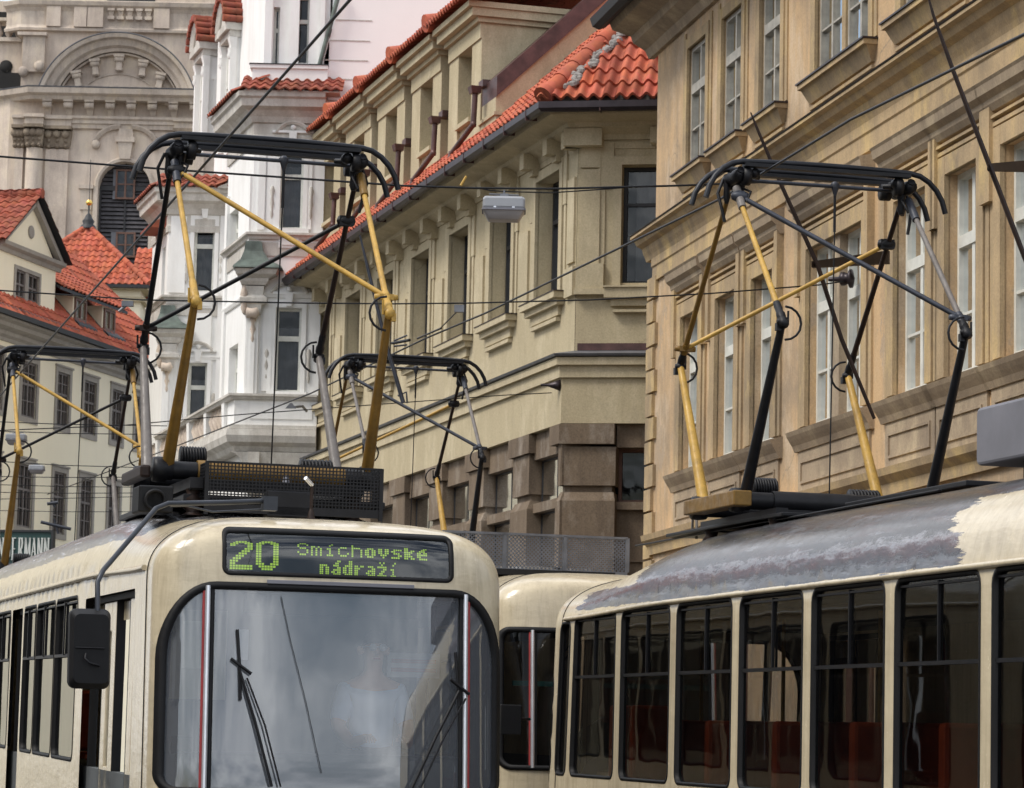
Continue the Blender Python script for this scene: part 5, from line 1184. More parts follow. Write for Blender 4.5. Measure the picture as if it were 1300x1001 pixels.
def pantograph(root,yc,sch,dx=0,z0=0,wk=.74,kn=4.72,hz=6.13,rope=True,rev=1,zb=3.52,grey=False):
    """diamond pantograph in tram coordinates; sch 'A' yellow front frame, 'B' dark front frame"""
    MA=MATS
    if sch=='A': c=dict(lf='shaded_yellow_paint',lf2='shaded_yellow_paint',lr='steel_grey',lr2='steel_grey',ufl='yellow_paint',ufr='yellow_paint',url='black_iron',urr='brown_iron',bf='yellow_paint',br='black_iron',j='yellow_paint')
    else: c=dict(lf='black_iron',lf2='black_iron',lr='yellow_paint',lr2='yellow_paint',ufl='yellow_paint',ufr='steel_grey',url='shaded_yellow_paint',urr='brown_iron',bf='slate_paint',br='yellow_paint',j='slate_paint')
    V=lambda x,y,z: Vector((x*rev+dx,yc+y*rev,z+z0))
    if grey: c['ufl']='steel_grey'
    # base frame
    m=LM()
    for y in (-.5,.5): m.tube([V(-.86,y,zb),V(.86,y,zb)],.07,12)
    for x in (-.62,.62): m.cube(x-.05+dx,x+.05+dx,yc-.95,yc+.95,zb-.16+z0,zb-.08+z0)
    for y in (-.85,.85): m.cube(-.66+dx,.66+dx,yc+y-.05,yc+y+.05,zb-.17+z0,zb-.09+z0)
    base=m.build('pantograph',MA['black_iron'],root)
    for x in (-.62,.62):
        for y in (-.8,.8):
            m=LM(); m.lathe(V(x,y,zb-.36),[(.09,0),(.05,.03),(.08,.06),(.05,.09),(.08,.12),(.05,.16),(.06,.2)],10); m.build('insulator',MA['brown_iron'],base)
    m=LM(); m.tube([V(-.55,-.5,zb+.0),V(.6,-.5,zb+.0)],.085,12); m.build('main_shaft',MA['shaded_yellow_paint' if sch=='A' else 'black_iron'],base)
    # springs and hub drums
    for x,y,l in ((-.66,-.34,.20),(.42,.34,.26)):
        m=LM(); m.lathe(V(x+l*.1,y,zb+.12),[(0,0),(.07,.0),(.07,l*.9),(0,l*.9)],14,Vector((rev,0,0)))
        for k in range(9): m.lathe(V(x+l*k/9,y,zb+.12),[(.0,0),(.078,0),(.084,l/22),(.078,l/12),(.0,l/12)],14,Vector((rev,0,0)))
        m.build('spring',MA['black_iron'],base)
    for x in (-.84,.78):
        m=LM(); m.lathe(V(x-.05,-.5,zb),[(.0,0),(.095,0),(.10,.03),(.10,.09),(.08,.11),(.08,.15),(0,.16)],16,Vector((rev,0,0))); m.tube([V(x,-.5,zb),V(x,.5,zb)],.03,8); m.lathe(V(x-.05,.5,zb),[(.0,0),(.095,0),(.10,.05),(.09,.12),(0,.13)],16,Vector((rev,0,0))); m.build('hub',MA['black_iron'],base)
    if sch=='B':
        
        for xa,xb in ((-1.0,-.86),(.80,.95)): m=LM(); m.cube(xa+dx,xb+dx,yc-.55,yc+.75,zb-.06+z0,zb+.06+z0); m.build('side_beam',MA['shaded_yellow_paint'],base,.01)
    if sch=='A':
        m=LM(); m.cube(-.99+dx,-.91+dx,yc-.55,yc+.5,zb-.07+z0,zb+.03+z0); m.build('side_beam',MA['brown_iron'],base,.02)
    K={}
    for i,x in enumerate((-1,1)):
        for y,nm in ((-1.3,'lf'),(1.3,'lr')):
            k=V(x*wk,y,kn-(.0 if y<0 else .06)); K[(x,y<0)]=k
            foot=V(x*.78,-.5 if y<0 else .5,zb)
            m=LM(); m.tube([foot,k],[.050,.029],12); m.build('lower_arm',MA[c[nm]],base)
            mt=c[{(-1,1):'ufl',(1,1):'ufr',(-1,0):'url',(1,0):'urr'}[(x,int(y<0))]]
            hd=V(x*.75,-.10 if y<0 else .10,hz-.14)
            m=LM(); m.tube([k+(k-hd).normalized()*.02,hd],[.025,.021],10); m.build('upper_arm',MA[mt],base)
            d=(hd-k).normalized()
            m=LM(); m.lathe(k-d*.02,[(.0,-.05),(.036,-.04),(.040,.01),(.030,.04),(.036,.06),(.036,.10),(.029,.12),(.031,.2),(.028,.24)],12,d); m.lathe(k-Vector((.045,0,.01)),[(0,0),(.02,0),(.022,.015),(.04,.02),(.042,.07),(.022,.075),(.02,.09),(0,.09)],12,Vector((1,0,0))); m.tube([k+Vector((-.05,-.02,-.03)),k+Vector((-.055,-.03,.08))],.009,6); m.abox(k+Vector((.03,-.02,-.05)),.018,.025,.03); m.build('knee_joint',MA['yellow_paint' if (sch=='A' and y<0) else 'black_iron'],base)
            # braided cable loop at the knee
            m=LM(); sx=1 if x<0 else -1
            if sch=='B': sx=-sx*1 if False else sx
            sx*=rev; pts=[]
            for t in range(9):
                a=-math.pi/2+math.pi*t/8; pts.append(k+Vector((sx*(.02+.13*math.cos(a)),0,-.02+.13*math.sin(a))))
            m.tube(pts,.010,6); m.build('cable_loop',MA['black_iron'],base)
            # collar where the cross brace lands
            if (x==1 and y<0) or (x==-1 and y>0):
                p=k.lerp(hd,.10); m=LM(); m.abox(p,.055,.028,.022); m.lathe(p-Vector((.09,0,0)),[(0,0),(.022,0),(.026,.04),(.02,.09),(.026,.14),(.022,.18),(0,.18)],10,Vector((1,0,0))); m.lathe(p-d*.05,[(.03,0),(.036,.03),(.03,.1)],10,d); m.build('brace_clamp',MA[c['j'] if y<0 else ('brown_iron' if sch=='A' else 'shaded_yellow_paint')],base)
                q=V(-x*.74,-.12 if y<0 else .12,hz-.24 if y<0 else hz-.42); q=V(-x*.74,(-.10-1.2*.06) if y<0 else .10+1.2*.22,hz-(.20 if y<0 else .42))
                m=LM(); m.tube([q,p],.021 if y<0 else .019,8); m.build('cross_brace',MA[c['bf' if y<0 else 'br']],base)
                m=LM(); m.lathe(q-Vector((.08,0,0)),[(0,0),(.03,.01),(.045,.05),(.05,.1),(.03,.15),(0,.16)],10,Vector((1,0,0))); m.abox(q,.06 if y>0 else .03,.035,.04); m.build('brace_bracket',MA['black_iron' if (sch=='A' or y>0) else 'slate_paint'],base)
    # head: two bowed collector strips with drooping horns
    for y,dz in ((-.19,0),(.19,.0)):
        pts=[]
        for k in range(33):
            t=-1+2*k/32; x=1.07*t; ax=abs(t); z=hz+.10-.03*ax*ax
            if ax>.70: u=(ax-.70)/.30; z-=.30*u**1.7; x=math.copysign(.749+.29*math.sin(u*1.35)/math.sin(1.35)+.0,t)
            pts.append(V(x,y,z+dz))
        m=LM(); m.tube(pts,.024,8); h=m.build('collector_strip',MA['carbon_black'],base)
        m=LM(); m.cube(-.72+dx,.72+dx,yc+y-.04,yc+y+.04,hz+.045+z0,hz+.075+z0); m.build('strip_carrier',MA['black_iron'],h)
    m=LM(); m.tube([V(-.78,0,hz-.03),V(.78,0,hz-.03)],.016,8); m.lathe(V(.14,0,hz-.05),[(.01,-.06),(.03,0),(.04,.04),(.02,.06)],8); m.build('head_spreader',MA['slate_paint'],base)
    for x in (-1,1):
        m=LM()
        m.tube([V(x*.74,-.19,hz+.02),V(x*.74,-.1,hz-.04),V(x*.74,.1,hz-.04),V(x*.74,.19,hz+.02)],.035,8); m.lathe(V(x*.74,-.2,hz-.02),[(0,0),(.05,.01),(.06,.1),(.045,.2),(.06,.3),(.05,.39),(0,.4)],10,Vector((0,rev,0))); m.lathe(V(x*.66,-.16,hz-.03),[(0,0),(.075,0),(.075,.06),(0,.06)],12,Vector((1,0,0))*1); m.lathe(V(x*.66,.1,hz-.03),[(0,0),(.07,0),(.07,.08),(0,.08)],12,Vector((1,0,0))); m.lathe(V(x*.70,-.06,hz-.24),[(.02,0),(.035,.04),(.028,.1),(.04,.16),(.04,.2)],8); m.lathe(V(x*.77,.09,hz-.22),[(.015,0),(.03,.05),(.025,.15),(.035,.2)],8); m.tube([V(x*.72,-.1,hz+.0),V(x*.60,-.12,hz-.02),V(x*.55,-.05,hz-.01)],.022,8); m.lathe(V(x*.62,-.2,hz-.0),[(0,0),(.04,.01),(.045,.07),(.02,.1),(.02,.14),(.04,.16),(0,.2)],10,Vector((0,rev,0))); m.tube([V(x*.69,-.1,hz-.12),V(x*.66,-.2,hz-.16),V(x*.70,-.22,hz-.25)],.010,6)
        m.build('head_joint',MA['black_iron'],base)
        m=LM(); p=V(x*.80,.1,hz-.02); m.tube([p,p+Vector((x*rev*.05,.02,-.12)),p+Vector((x*rev*.02,.05,-.26)),p+Vector((0,.06,-.36))],.014,6); m.build('head_cable',MA['black_iron'],base)
        if x==(1 if sch=='A' else -1) or True:
            a=K[(x,True)];hd=V(x*.75,-.10,hz-.14); m=LM(); p=a.lerp(hd,.86); m.tube([p,hd+Vector((0,0,.02))],.034,10); m.build('arm_sleeve',MA[('shaded_yellow_paint' if x>0 else 'slate_paint') if sch=='A' else ('slate_paint' if x>0 else 'steel_grey')],base)
    if rope:
        m=LM(); p=V(.14,0,hz-.06); m.tube([p,p+Vector((0,0,-.35))],.012,5); m.tube([p+Vector((0,0,-.35)),V(.12,.0,zb-.1)],.0065,5); m.build('pull_rope',MA['black_iron'],base)
    return base
# ================================================================ PLACE THE TRAMS
def axes(yaw,pitch):
    a=R_(yaw);b=R_(pitch)
    y=Vector((-math.sin(a)*math.cos(b),math.cos(a)*math.cos(b),math.sin(b))); x=Vector((math.cos(a),math.sin(a),0)); return x,y,x.cross(y)
def all_trams():
    WS=[(4.46,5.93),(5.99,7.38),(7.44,8.46),(9.68,10.92),(11.0,12.3)]
    # --- leading tram on the left
    o=at(428,900,20.7); o.z=0; X,Y,Z=axes(15.3,1.1); O1=o
    side=[(-1,[(a,b,1.25,2.60) for a,b in WS]),(1,[(1.6+1.5*k,2.95+1.5*k,1.25,2.60) for k in range(8)])]
    t1,B1=make_tram(o,15.3,1.1,'cream tram facing the camera with a green lit display reading 20 Smíchovské nádraží','tram','tram_cream',side,[(-1,[(1.15,3.98,.55,2.56),(8.62,9.55,.55,2.60)])],seats=[(-.75,5.6,1.83),(-.75,6.9,1.83)])
    Bd,bo=make_tram.display
    # display text out of square dots
    F57={'S':["01110","10001","10000","01110","00001","10001","01110"],'m':["00000","00000","11010","10101","10101","10101","10101"],'i':["00010","00100","00000","01100","00100","00100","01110"],
     'c':["00000","00000","01110","10000","10000","10001","01110"],'h':["10000","10000","11110","10001","10001","10001","10001"],'o':["00000","00000","01110","11011","11011","11011","01110"],'v':["00000","00000","11011","11011","11011","01110","00100"],
     's':["00000","00000","01111","11000","01110","00011","11110"],'k':["11000","11000","11011","11110","11100","11110","11011"],'e':["00000","00000","01110","11011","11111","11000","01111"],
     'n':["00000","00000","11110","11011","11011","11011","11011"],'a':["00000","00000","01110","00011","01111","11011","01111"],'d':["00011","00011","01111","11011","11011","11011","01111"],'r':["00000","00000","11011","11100","11000","11000","11000"],'z':["00000","00000","11111","00011","00110","01100","11111"]}
    ACC={'í':'i','é':'e','á':'a','ž':'z'}; MK={'é':["00011","00110"],'á':["00011","00110"],'ž':["01010","00100"],'í':None}
    def dots(txt,x0,ztop,px,pz,sx,sz,name):
        m=LM()
        for i,ch in enumerate(txt):
            g=F57[ACC.get(ch,ch)]; rows=list(enumerate(g))
            mk=MK.get(ch)
            if mk: rows=[(r-1,v) if False else (r-0,v) for r,v in rows]; rows=[(r,v) for r,v in rows if r>1]+[(0,mk[0]),(1,mk[1])] if ch!='é' and ch!='á' or True else rows
            for r,bits in rows:
                for c_,bt in enumerate(bits):
                    if bt=='1':
                        x=x0+(i*6+c_)*px; z=ztop-r*pz
                        q=[B1.inv_front(x+a*sx,z+b_*sz) for a,b_ in((0,0),(1,0),(1,1),(0,1))]; m.add([B1.S(u,v,-.085) for u,v in q],[(0,1,2,3)])
        m.build(name,MATS['led_green'],bo)
    dots('Smíchovské',-.275,2.905,.0161,.0165,.0122,.0125,'destination_text')
    dots('nádraží',-.115,2.765,.0138,.0152,.0105,.0115,'destination_text')
    big={'2':["00111100","01111110","11100111","11000011","00000011","00000111","00001110","00011100","00111000","01110000","11100000","11000000","11111111","11111111"],
         '0':["00111100","01111110","11100111","11000011","11000011","11000011","11000011","11000011","11000011","11000011","11000011","11100111","01111110","00111100"]}
    m=LM()
    for i,ch in enumerate('20'):
        for r,bits in enumerate(big[ch]):
            for c_,bt in enumerate(bits):
                if bt=='1':
                    x=-.755+i*.185+c_*.0205; z=2.925-r*.0180; q=[B1.inv_front(x+a*.0165,z+b_*.014) for a,b_ in((0,0),(1,0),(1,1),(0,1))]; m.add([B1.S(u,v,-.085) for u,v in q],[(0,1,2,3)])
    m.build('route_number',MATS['led_green'],bo)
    # trim above the windshield
    m=LM(); xs=[-.50+1.04*k/16 for k in range(17)]; m.loft([[B1.S(*B1.inv_front(x,2.585),-.01),B1.S(*B1.inv_front(x,2.585),.016),B1.S(*B1.inv_front(x,2.612),.016),B1.S(*B1.inv_front(x,2.612),-.01)] for x in xs]); m.build('hood_strip',MATS['box_grey'],t1,.003)
    m=LM(); m.cube(-.62,.62,.33,.36,2.38,2.53); m.build('sun_blind',MATS['black_iron'],t1,.01)
    # roof antenna
    m=LM(); m.tube([(.0,1.15,3.10),(.0,1.15,3.36)],.012,8); m.lathe(Vector((0,1.15,3.1)),[(.03,0),(.022,.05),(.012,.08)],8); m.cube(-.10,.10,1.05,1.25,3.085,3.105); 
    m.build('antenna',MATS['brown_iron'],t1); m=LM(); m.tube([(0,1.15,3.355),(-.06,1.10,3.40)],.016,8); m.build('antenna_tip',MATS['chrome_white'],t1)
    # driving mirror on its long arm
    m=LM(); m.tube([(-.42,.62,3.19),(-.74,.55,3.16),(-1.18,.30,3.12),(-1.27,.24,3.08),(-1.68,-.22,2.62),(-1.72,-.27,2.54),(-1.715,-.29,2.34)],.018,8); m.cube(-.46,-.36,.57,.68,3.12,3.22); m.tube([(-.45,.66,3.13),(-.8,.7,3.1),(-1.0,.62,3.13),(-1.15,.40,3.11)],.007,5)
    ma=m.build('mirror_arm',MATS['mirror_arm'],t1)
    m=LM(); pts=rrect(-.135,.135,-.265,.265,.05,5,.5); f=[Vector((-1.755+x*1.0-z*.02,-.28,2.095+z)) for x,z in pts]; bk=[p+Vector((0,.10,0)) for p in f]; f2=[Vector((-1.755,-.36,2.095))+(p-Vector((-1.755,-.28,2.095)))*.86 for p in f]
    m.loft([bk,f,f2],True,False); m.build('mirror_housing',MATS['rubber'],ma,.01)
    m=LM(); m.quad(*[Vector((-1.755+x,-.175,2.095+z)) for x,z in ((-.11,-.23),(.11,-.23),(.11,.23),(-.11,.23))]); m.build('mirror_glass',MATS['chrome_white'],ma)
    m=LM(); m.tube([(-1.79+.0,-.37,2.06),(-1.80,-.40,2.03),(-1.77,-.40,2.0),(-1.70,-.37,1.985)],.009,6); m.tube([(-1.86,-.365,2.1),(-1.67,-.365,2.1)],.006,5); m.build('mirror_handle',MATS['black_iron'],ma)
    # wipers
    for (x0,z0,x1,z1,x2,z2) in ((-.68,2.02,-.70,2.26,-.45,1.2),(.86,1.92,.84,2.15,.52,1.2)):
        fr=lambda x,z,of: B1.S(*B1.inv_front(x,z),of)
        m=LM(); m.tube([fr(x1,z1,.03),fr(x0,z0,.03),fr(x0+.01,1.78,.03)],.012,6); m.tube([fr(x0+.0,z0-.04,.05),fr((x0+x2)/2,(z0+z2)/2,.06),fr(x2,z2,.05)],.011,6); m.tube([fr(x0+.05,z0-.09,.05),fr((x0+x2)/2+.06,(z0+z2)/2,.06),fr(x2+.06,z2,.05)],.007,6); m.tube([fr(x0-.06,z0+.04,.04),fr(x0+.08,z0-.06,.04)],.012,6); m.build('wiper',MATS['black_iron'],t1)
    m=LM(); m.tube([B1.S(*B1.inv_front(x,z),-.0) for x,z in ((-.40,2.50),(-.33,2.2),(-.22,1.8),(-.10,1.3))],.0028,5); m.build('antenna_wire',MATS['black_iron'],t1)
    # things in the cab
    m=LM(); m.cube(-1.08,1.08,2.2,2.24,.85,2.6); m.build('cab_partition',MATS['cab_grey'],t1)
    m=LM(); m.cube(-1.0,1.0,.42,.75,.85,1.42); m.build('dashboard',MATS['rubber'],t1,.03)
    m=LM(); m.cube(-.98,-.58,1.2,1.22,1.78,2.42); m.build('notice_board',MATS['cab_cream'],t1)
    m=LM(); m.cube(-.90,-.66,1.19,1.198,2.0,2.34); m.build('notice',MATS['paper'],t1)
    m=LM(); m.cube(-.68,-.585,.30,.305,2.06,2.27); m.build('sticker',MATS['poster_white'],t1)
    m=LM(); m.cube(.66,1.06,1.4,1.41,1.98,2.16); rn=m.build('cab_notice',MATS['poster_white'],t1)
    m=LM(); m.cube(.69,1.03,1.394,1.399,2.085,2.115); m.cube(.69,1.03,1.394,1.399,2.02,2.05); m.build('red_line',MATS['red_rubber'],rn)
    m=LM(); m.cube(-1.05,-.90,.62,.66,1.40,1.52); m.build('route_card_holder',MATS['rubber'],t1)
    # roof equipment
    m=LM(); m.cube(-.78,.78,2.15,4.3,3.26,3.32); m.cube(-.95,-.80,2.1,4.4,3.22,3.27); m.cube(-.18,.16,1.95,2.1,3.16,3.36); m.build('roof_walkway',MATS['black_iron'],t1,.01)
    m=LM(); x0,x1,z0,z1=-.64,.70,3.24,3.55; yy=1.96
    for k in range(51): x=x0+(x1-x0)*k/50; m.cube(x-.0045,x+.0045,yy-.003,yy+.003,z0,z1)
    for k in range(13): z=z0+(z1-z0)*k/12; m.cube(x0,x1,yy-.004,yy+.004,z-.0045,z+.0045)
    for xx in (x0,x1):
        for k in range(9): y=yy+.3*k/8; m.cube(xx-.003,xx+.003,y-.0045,y+.0045,z0,z1)
        for k in range(13): z=z0+(z1-z0)*k/12; m.cube(xx-.004,xx+.004,yy,yy+.3,z-.0045,z+.0045)
    m.build('perforated_screen',MATS['black_iron'],t1)
    m=LM()
    for x in (x0,x1): m.cube(x-.015,x+.015,yy-.015,yy+.012,z0-.08,z1+.01)
    m.cube(x0,x1,yy-.01,yy+.01,z1-.004,z1+.012); m.cube(x0,x1,yy-.01,yy+.01,z0-.06,z0); m.build('screen_frame',MATS['black_iron'],t1)
    m=LM(); m.lathe(Vector((.02,2.25,3.3)),[(.14,0),(.14,.03),(.09,.05),(.09,.1),(.03,.13),(.02,.2)],14); m.build('lightning_arrester',MATS['box_grey'],t1)
    m=LM(); m.cube(-1.14,-.88,2.0,2.35,3.16,3.36); m.lathe(Vector((-1.02,1.99,3.25)),[(0,0),(.085,0),(.085,-.03),(.06,-.03),(.06,.0)],18,Vector((0,1,0))); m.build('horn_box',MATS['rubber'],t1,.015)
    pantograph(t1,3.0,'A',dx=-.08,kn=4.74,hz=6.10)
    # --- second tram of the left track
    o2=O1+Y*14.25
    t2,_=make_tram(o2,15.0,1.1,'farther cream tram hidden behind the leading one, its yellow current collector at the left edge','tram','tram_cream',[(-1,[(1.2+1.5*k,2.5+1.5*k,1.3,2.6) for k in range(8)])],[],zt=3.15)
    pantograph(t2,2.95,'A',dx=.13,kn=4.70,hz=5.98,zb=3.30)
    # --- tram on the right, running away from the camera
    X,Y,Z=axes(14.3,.65); o=at(711,900,27.2); o.z=0
    Nz=o+X*1.22+Y*.58
    ys=[(-.46+.35,-1.78)]
    wl=[(.52,.88,1.3,2.66)]+[(.58+.435+1.5475*k,.58+1.805+1.5475*k,1.3,2.71) for k in range(8)]
    t3,B3=make_tram(Nz,14.3+180,-.65,'cream tram with a grey roof patched with painted-in reflections, seen along its windowed side at the right','tram','tram_painted_refl',[(1,wl)],[(-1,[(1.2,2.6,.55,2.6),(6,7.4,.55,2.6),(11,12.4,.55,2.6)])],front=True,zt=3.40,seats=[(1.0,2.15,1.92),(1.0,2.75,1.92)]+[(.97,3.9+.78*k,1.80) for k in range(9)]+[(-.8,3.0+.8*k,1.72) for k in range(10)],zbar=2.17)
    for ch in list(t3.children):
        pass
    pantograph(t3,.58+3.25,'B',dx=0,kn=4.86,hz=6.22,z0=.02,rev=-1,wk=.76)
    t3b=t3
    # the collector of that tram was drawn with its local x mirrored: walkway, resistor box
    m=LM(); m.cube(-.7,.7,2.0,5.0,3.38,3.41); m.cube(-.95,.15,4.9,7.3,3.47,3.51); m.cube(-.4,.4,3.0,4.2,3.36,3.5); m.cube(.62,.65,.9,8.0,3.36,3.375); m.build('roof_walkway',MATS['black_iron'],t3,.01)
    for k in range(5):
        m=LM(); m.tube([(.35,2.0+2.1*k,.85),(.35,2.0+2.1*k,2.62)],.017,8); m.build('grab_pole',MATS['yellow_paint'],t3)
    m=LM(); m.tube([(.5,2.25,3.36),(.5,2.25,3.5),(.5,2.22,3.56),(.5,2.14,3.56),(.5,2.12,3.4)],.012,6); m.build('lifting_hook',MATS['steel_grey'],t3)
    m=LM(); pts=[(.22,3.52),(.9,3.52),(.9,3.86),(.86,3.90),(.26,3.90),(.22,3.86)]; loops=[[Vector((x,y,z)) for x,z in pts] for y in (8.2,12.2)]
    m=LM(); pr=[]
    yz=rrect(8.42,12.4,3.50,3.885,.05,4,.5); m.prism([Vector((.56,a,b)) for a,b in yz],(-1.1,0,0)); m.build('resistor_box',MATS['box_grey'],t3,.02)
    for y in (9.0,10.4,11.8): m=LM(); m.cube(-.4,.45,y-.06,y+.06,3.34,3.50); m.build('box_support',MATS['black_iron'],t3)
    # --- tram ahead of it
    o4=o+X*1.13+Y*1.75+Z*.17
    t4,B4=make_tram(o4,14.0,.65,'cream tram coupled ahead of the patchy-roofed one, a grey mesh screen across its roof','tram','tram_cream',[(-1,[(1.2+1.5*k,2.5+1.5*k,1.3,2.6) for k in range(8)])],[],zt=3.3,display=False,wmat='tram_glass',wst=2.50,wrt=.10,wrz=.12)
    for c in t4.children:
        if c.name.startswith('destination_display'): pass
    pantograph(t4,9.8,'B',dx=-.20,kn=4.93,hz=6.18,z0=.0,grey=True)
    mx=Matrix(((X.x,Y.x,Z.x),(X.y,Y.y,Z.y),(X.z,Y.z,Z.z))).inverted()
    def loc(px,py,yr):
        d=ray(px,py); t=((o-CAMP).dot(Y)+yr)/d.dot(Y); p=CAMP+d*t-o4; return mx@p
    a=loc(560,679,4.2);b=loc(795,684,4.2); c=loc(795,727,4.2)
    x0,x1,z0,z1=a.x,b.x,c.z-.0,b.z; yy=a.y
    m=LM(); p=.042; n=int((x1-x0+z1-z0)/p)
    for k in range(n+1):
        for s in (1,-1):
            c0=x0-(z1-z0)+k*p if s==1 else x0+k*p
            # line x=c0+s*t , z=z0+t
            t0=0;t1_=z1-z0
            if s==1: ta=max(t0,x0-c0);tb=min(t1_,x1-c0)
            else: ta=max(t0,c0-x1);tb=min(t1_,c0-x0)
            if tb-ta<.01: continue
            P=Vector((c0+s*ta,yy,z0+ta));Q=Vector((c0+s*tb,yy,z0+tb)); h=Vector((.0040,0,-.0040*s)); e=Vector((0,.003,0))
            m.hexa([P-h-e,P+h-e,P+h+e,P-h+e,Q-h-e,Q+h-e,Q+h+e,Q-h+e])
    m.build('mesh_screen',MATS['mesh_grey'],t4)
    m=LM(); m.cube(x0,x1,yy-.02,yy+.02,z1-.012,z1+.012); m.cube(x0,x1,yy-.02,yy+.02,z0-.03,z0); 
    for f in (0,.335,.66,1): xx=x0+(x1-x0)*f; m.cube(xx-.02,xx+.02,yy-.02,yy+.01,z0,z1)
    m.build('screen_frame',MATS['mesh_grey'],t4)
    m=LM(); m.cube(x0-.05,x1-.3,yy-.6,yy+.6,z0-.10,z0-.04); m.build('roof_walkway',MATS['black_iron'],t4)
    m=LM(); m.cube(-1.0,1.0,.5,.54,1.95,2.0); m.build('cab_rail',MATS['teal_trim'],t4)
    # small black mirror of that tram low beside the pillar
    q=loc(648,899,1.3); m=LM(); m.cube(q.x-.10,q.x+.10,q.y-.06,q.y,q.z-.25,q.z+.03); m.tube([(q.x,q.y,q.z-.1),(q.x+.3,q.y+.4,q.z-.1)],.015,6); m.build('side_mirror',MATS['rubber'],t4,.02)
    return t1,B1,t3,(O1,axes(15.3,1.1))
# ================================================================ PEOPLE
def skin_body(pts,edges,name,mat,parent=None,sub=2,root=0):
    me=bpy.data.meshes.new(name); L=Vector((0,0,0)); me.from_pydata([p[0] for p in pts],edges,[]); o=bpy.data.objects.new(name,me); COL.objects.link(o)
    if parent: o.parent=parent
    s=o.modifiers.new('skin','SKIN'); s.use_smooth_shade=True; sv=me.skin_vertices[0].data
    for i,p in enumerate(pts): sv[i].radius=(p[1],p[2] if len(p)>2 else p[1])
    sv[root].use_root=True
    u=o.modifiers.new('sub','SUBSURF'); u.levels=sub;u.render_levels=sub; me.materials.append(mat); return o
def seated_person(base,yaw,label,shirt,cap=False,glasses=True,seat=1.33):
    """base: world position on the tram floor; the figure faces -y of its own frame"""
    root=bpy.data.objects.new('person',None); COL.objects.link(root); root.location=base; root.rotation_euler=(0,0,R_(yaw)); tag(root,label,'person')
    h=seat-.85
    s=.50
    V=[((0,0,s),.15,.13),((0,.01,s+.16),.145,.11),((0,.01,s+.36),.17,.115),((0,.01,s+.49),.12,.09),((0,-.01,s+.585),.055,.055),((0,-.025,s+.66),.065,.075),((0,-.03,s+.76),.078,.095),((0,-.02,s+.84),.05,.06),
       ((.17,.01,s+.47),.075),((.24,-.03,s+.24),.052),((.19,-.25,s+.12),.042),((.12,-.40,s+.16),.032),
       ((-.17,.01,s+.47),.075),((-.24,-.03,s+.24),.052),((-.19,-.25,s+.12),.042),((-.12,-.40,s+.16),.032),
       ((.10,-.03,s-.02),.095),((.13,-.42,s+.0),.075),((.13,-.44,s-.40),.05),((.13,-.56,s-.45),.04),
       ((-.10,-.03,s-.02),.095),((-.13,-.42,s+.0),.075),((-.13,-.44,s-.40),.05),((-.13,-.56,s-.45),.04)]
    E=[(0,1),(1,2),(2,3),(3,4),(4,5),(5,6),(6,7),(3,8),(8,9),(9,10),(10,11),(3,12),(12,13),(13,14),(14,15),(0,16),(16,17),(17,18),(18,19),(0,20),(20,21),(21,22),(22,23)]
    V=[(v[0],v[1],v[2]) if len(v)==3 else (v[0],v[1]) for v in V]
    body=skin_body(V,E,'body',MATS['skin'],root)
    # shirt: same skeleton of the torso and upper arms, a little fatter
    Vs=[(V[i][0],V[i][1]+.012,(V[i][2] if len(V[i])>2 else V[i][1])+.012) for i in (0,1,2,3,8,9,12,13)]; Es=[(0,1),(1,2),(2,3),(3,4),(4,5),(3,6),(6,7)]
    skin_body(Vs,Es,'shirt',shirt,root)
    Vt=[(V[i][0],V[i][1]+.012,(V[i][2] if len(V[i])>2 else V[i][1])+.012) for i in (0,16,17,18,20,21,22)]
    skin_body(Vt,[(0,1),(1,2),(2,3),(0,4),(4,5),(5,6)],'trousers',MATS['cloth_grey'],root)
    H=Vector((0,-.03,s+.75))
    m=LM()
    for sg in (-1,1): m.lathe(H+Vector((sg*.082,.01,-.03)),[(0,0),(.022,0),(.028,.02),(.018,.05),(0,.055)],8,Vector((sg*.3,.2,1)))
    m.loft([[H+Vector((x,-.088+y*.0,z)) for x,z in ((-.012,.02),(.012,.02),(.018,-.035),(-.018,-.035))],[H+Vector((x,-.122,z)) for x,z in ((-.006,-.01),(.006,-.01),(.010,-.035),(-.010,-.035))]]) if False else m.hexa([H+Vector(p) for p in ((-.016,-.085,-.04),(.016,-.085,-.04),(.011,-.125,-.036),(-.011,-.125,-.036),(-.008,-.085,.02),(.008,-.085,.02),(.005,-.10,.015),(-.005,-.10,.015))])
    m.build('ears_and_nose',MATS['skin'],root,.004)
    m=LM(); m.hexa([H+Vector(p) for p in ((-.025,-.09,-.068),(.025,-.09,-.068),(.02,-.098,-.068),(-.02,-.098,-.068),(-.025,-.09,-.060),(.025,-.09,-.060),(.02,-.099,-.060),(-.02,-.099,-.060))]); m.build('mouth',MATS['red_rubber'],root)
    m=LM()
    for k in range(10):
        pass
    lo=[]
    for k in range(6):
        a=k/5*math.pi/2; r=math.cos(a); lo.append([H+Vector((.096*r*math.sin(t/12*2*math.pi),.012+.112*r*math.cos(t/12*2*math.pi),.022+.085*math.sin(a)+(.018 if math.cos(t/12*2*math.pi)<-.3 else -.03*(1-math.sin(a))))) for t in range(12)])
    m.loft(lo,True,True); m.build('hair',MATS['hair_grey'],root)
    m=LM()
    for sg in (-1,1): m.lathe(H+Vector((sg*.034,-.112,.012)),[(.024,0),(.026,-.004),(.0,-.006)],10,Vector((0,1,0)))
    m.tube([H+Vector((-.085,-.03,.015)),H+Vector((-.06,-.105,.015)),H+Vector((.06,-.105,.015)),H+Vector((.085,-.03,.015))],.004,5); m.build('glasses' if glasses else 'eyes',MATS['poster_white' if glasses else 'hair_grey'],root)
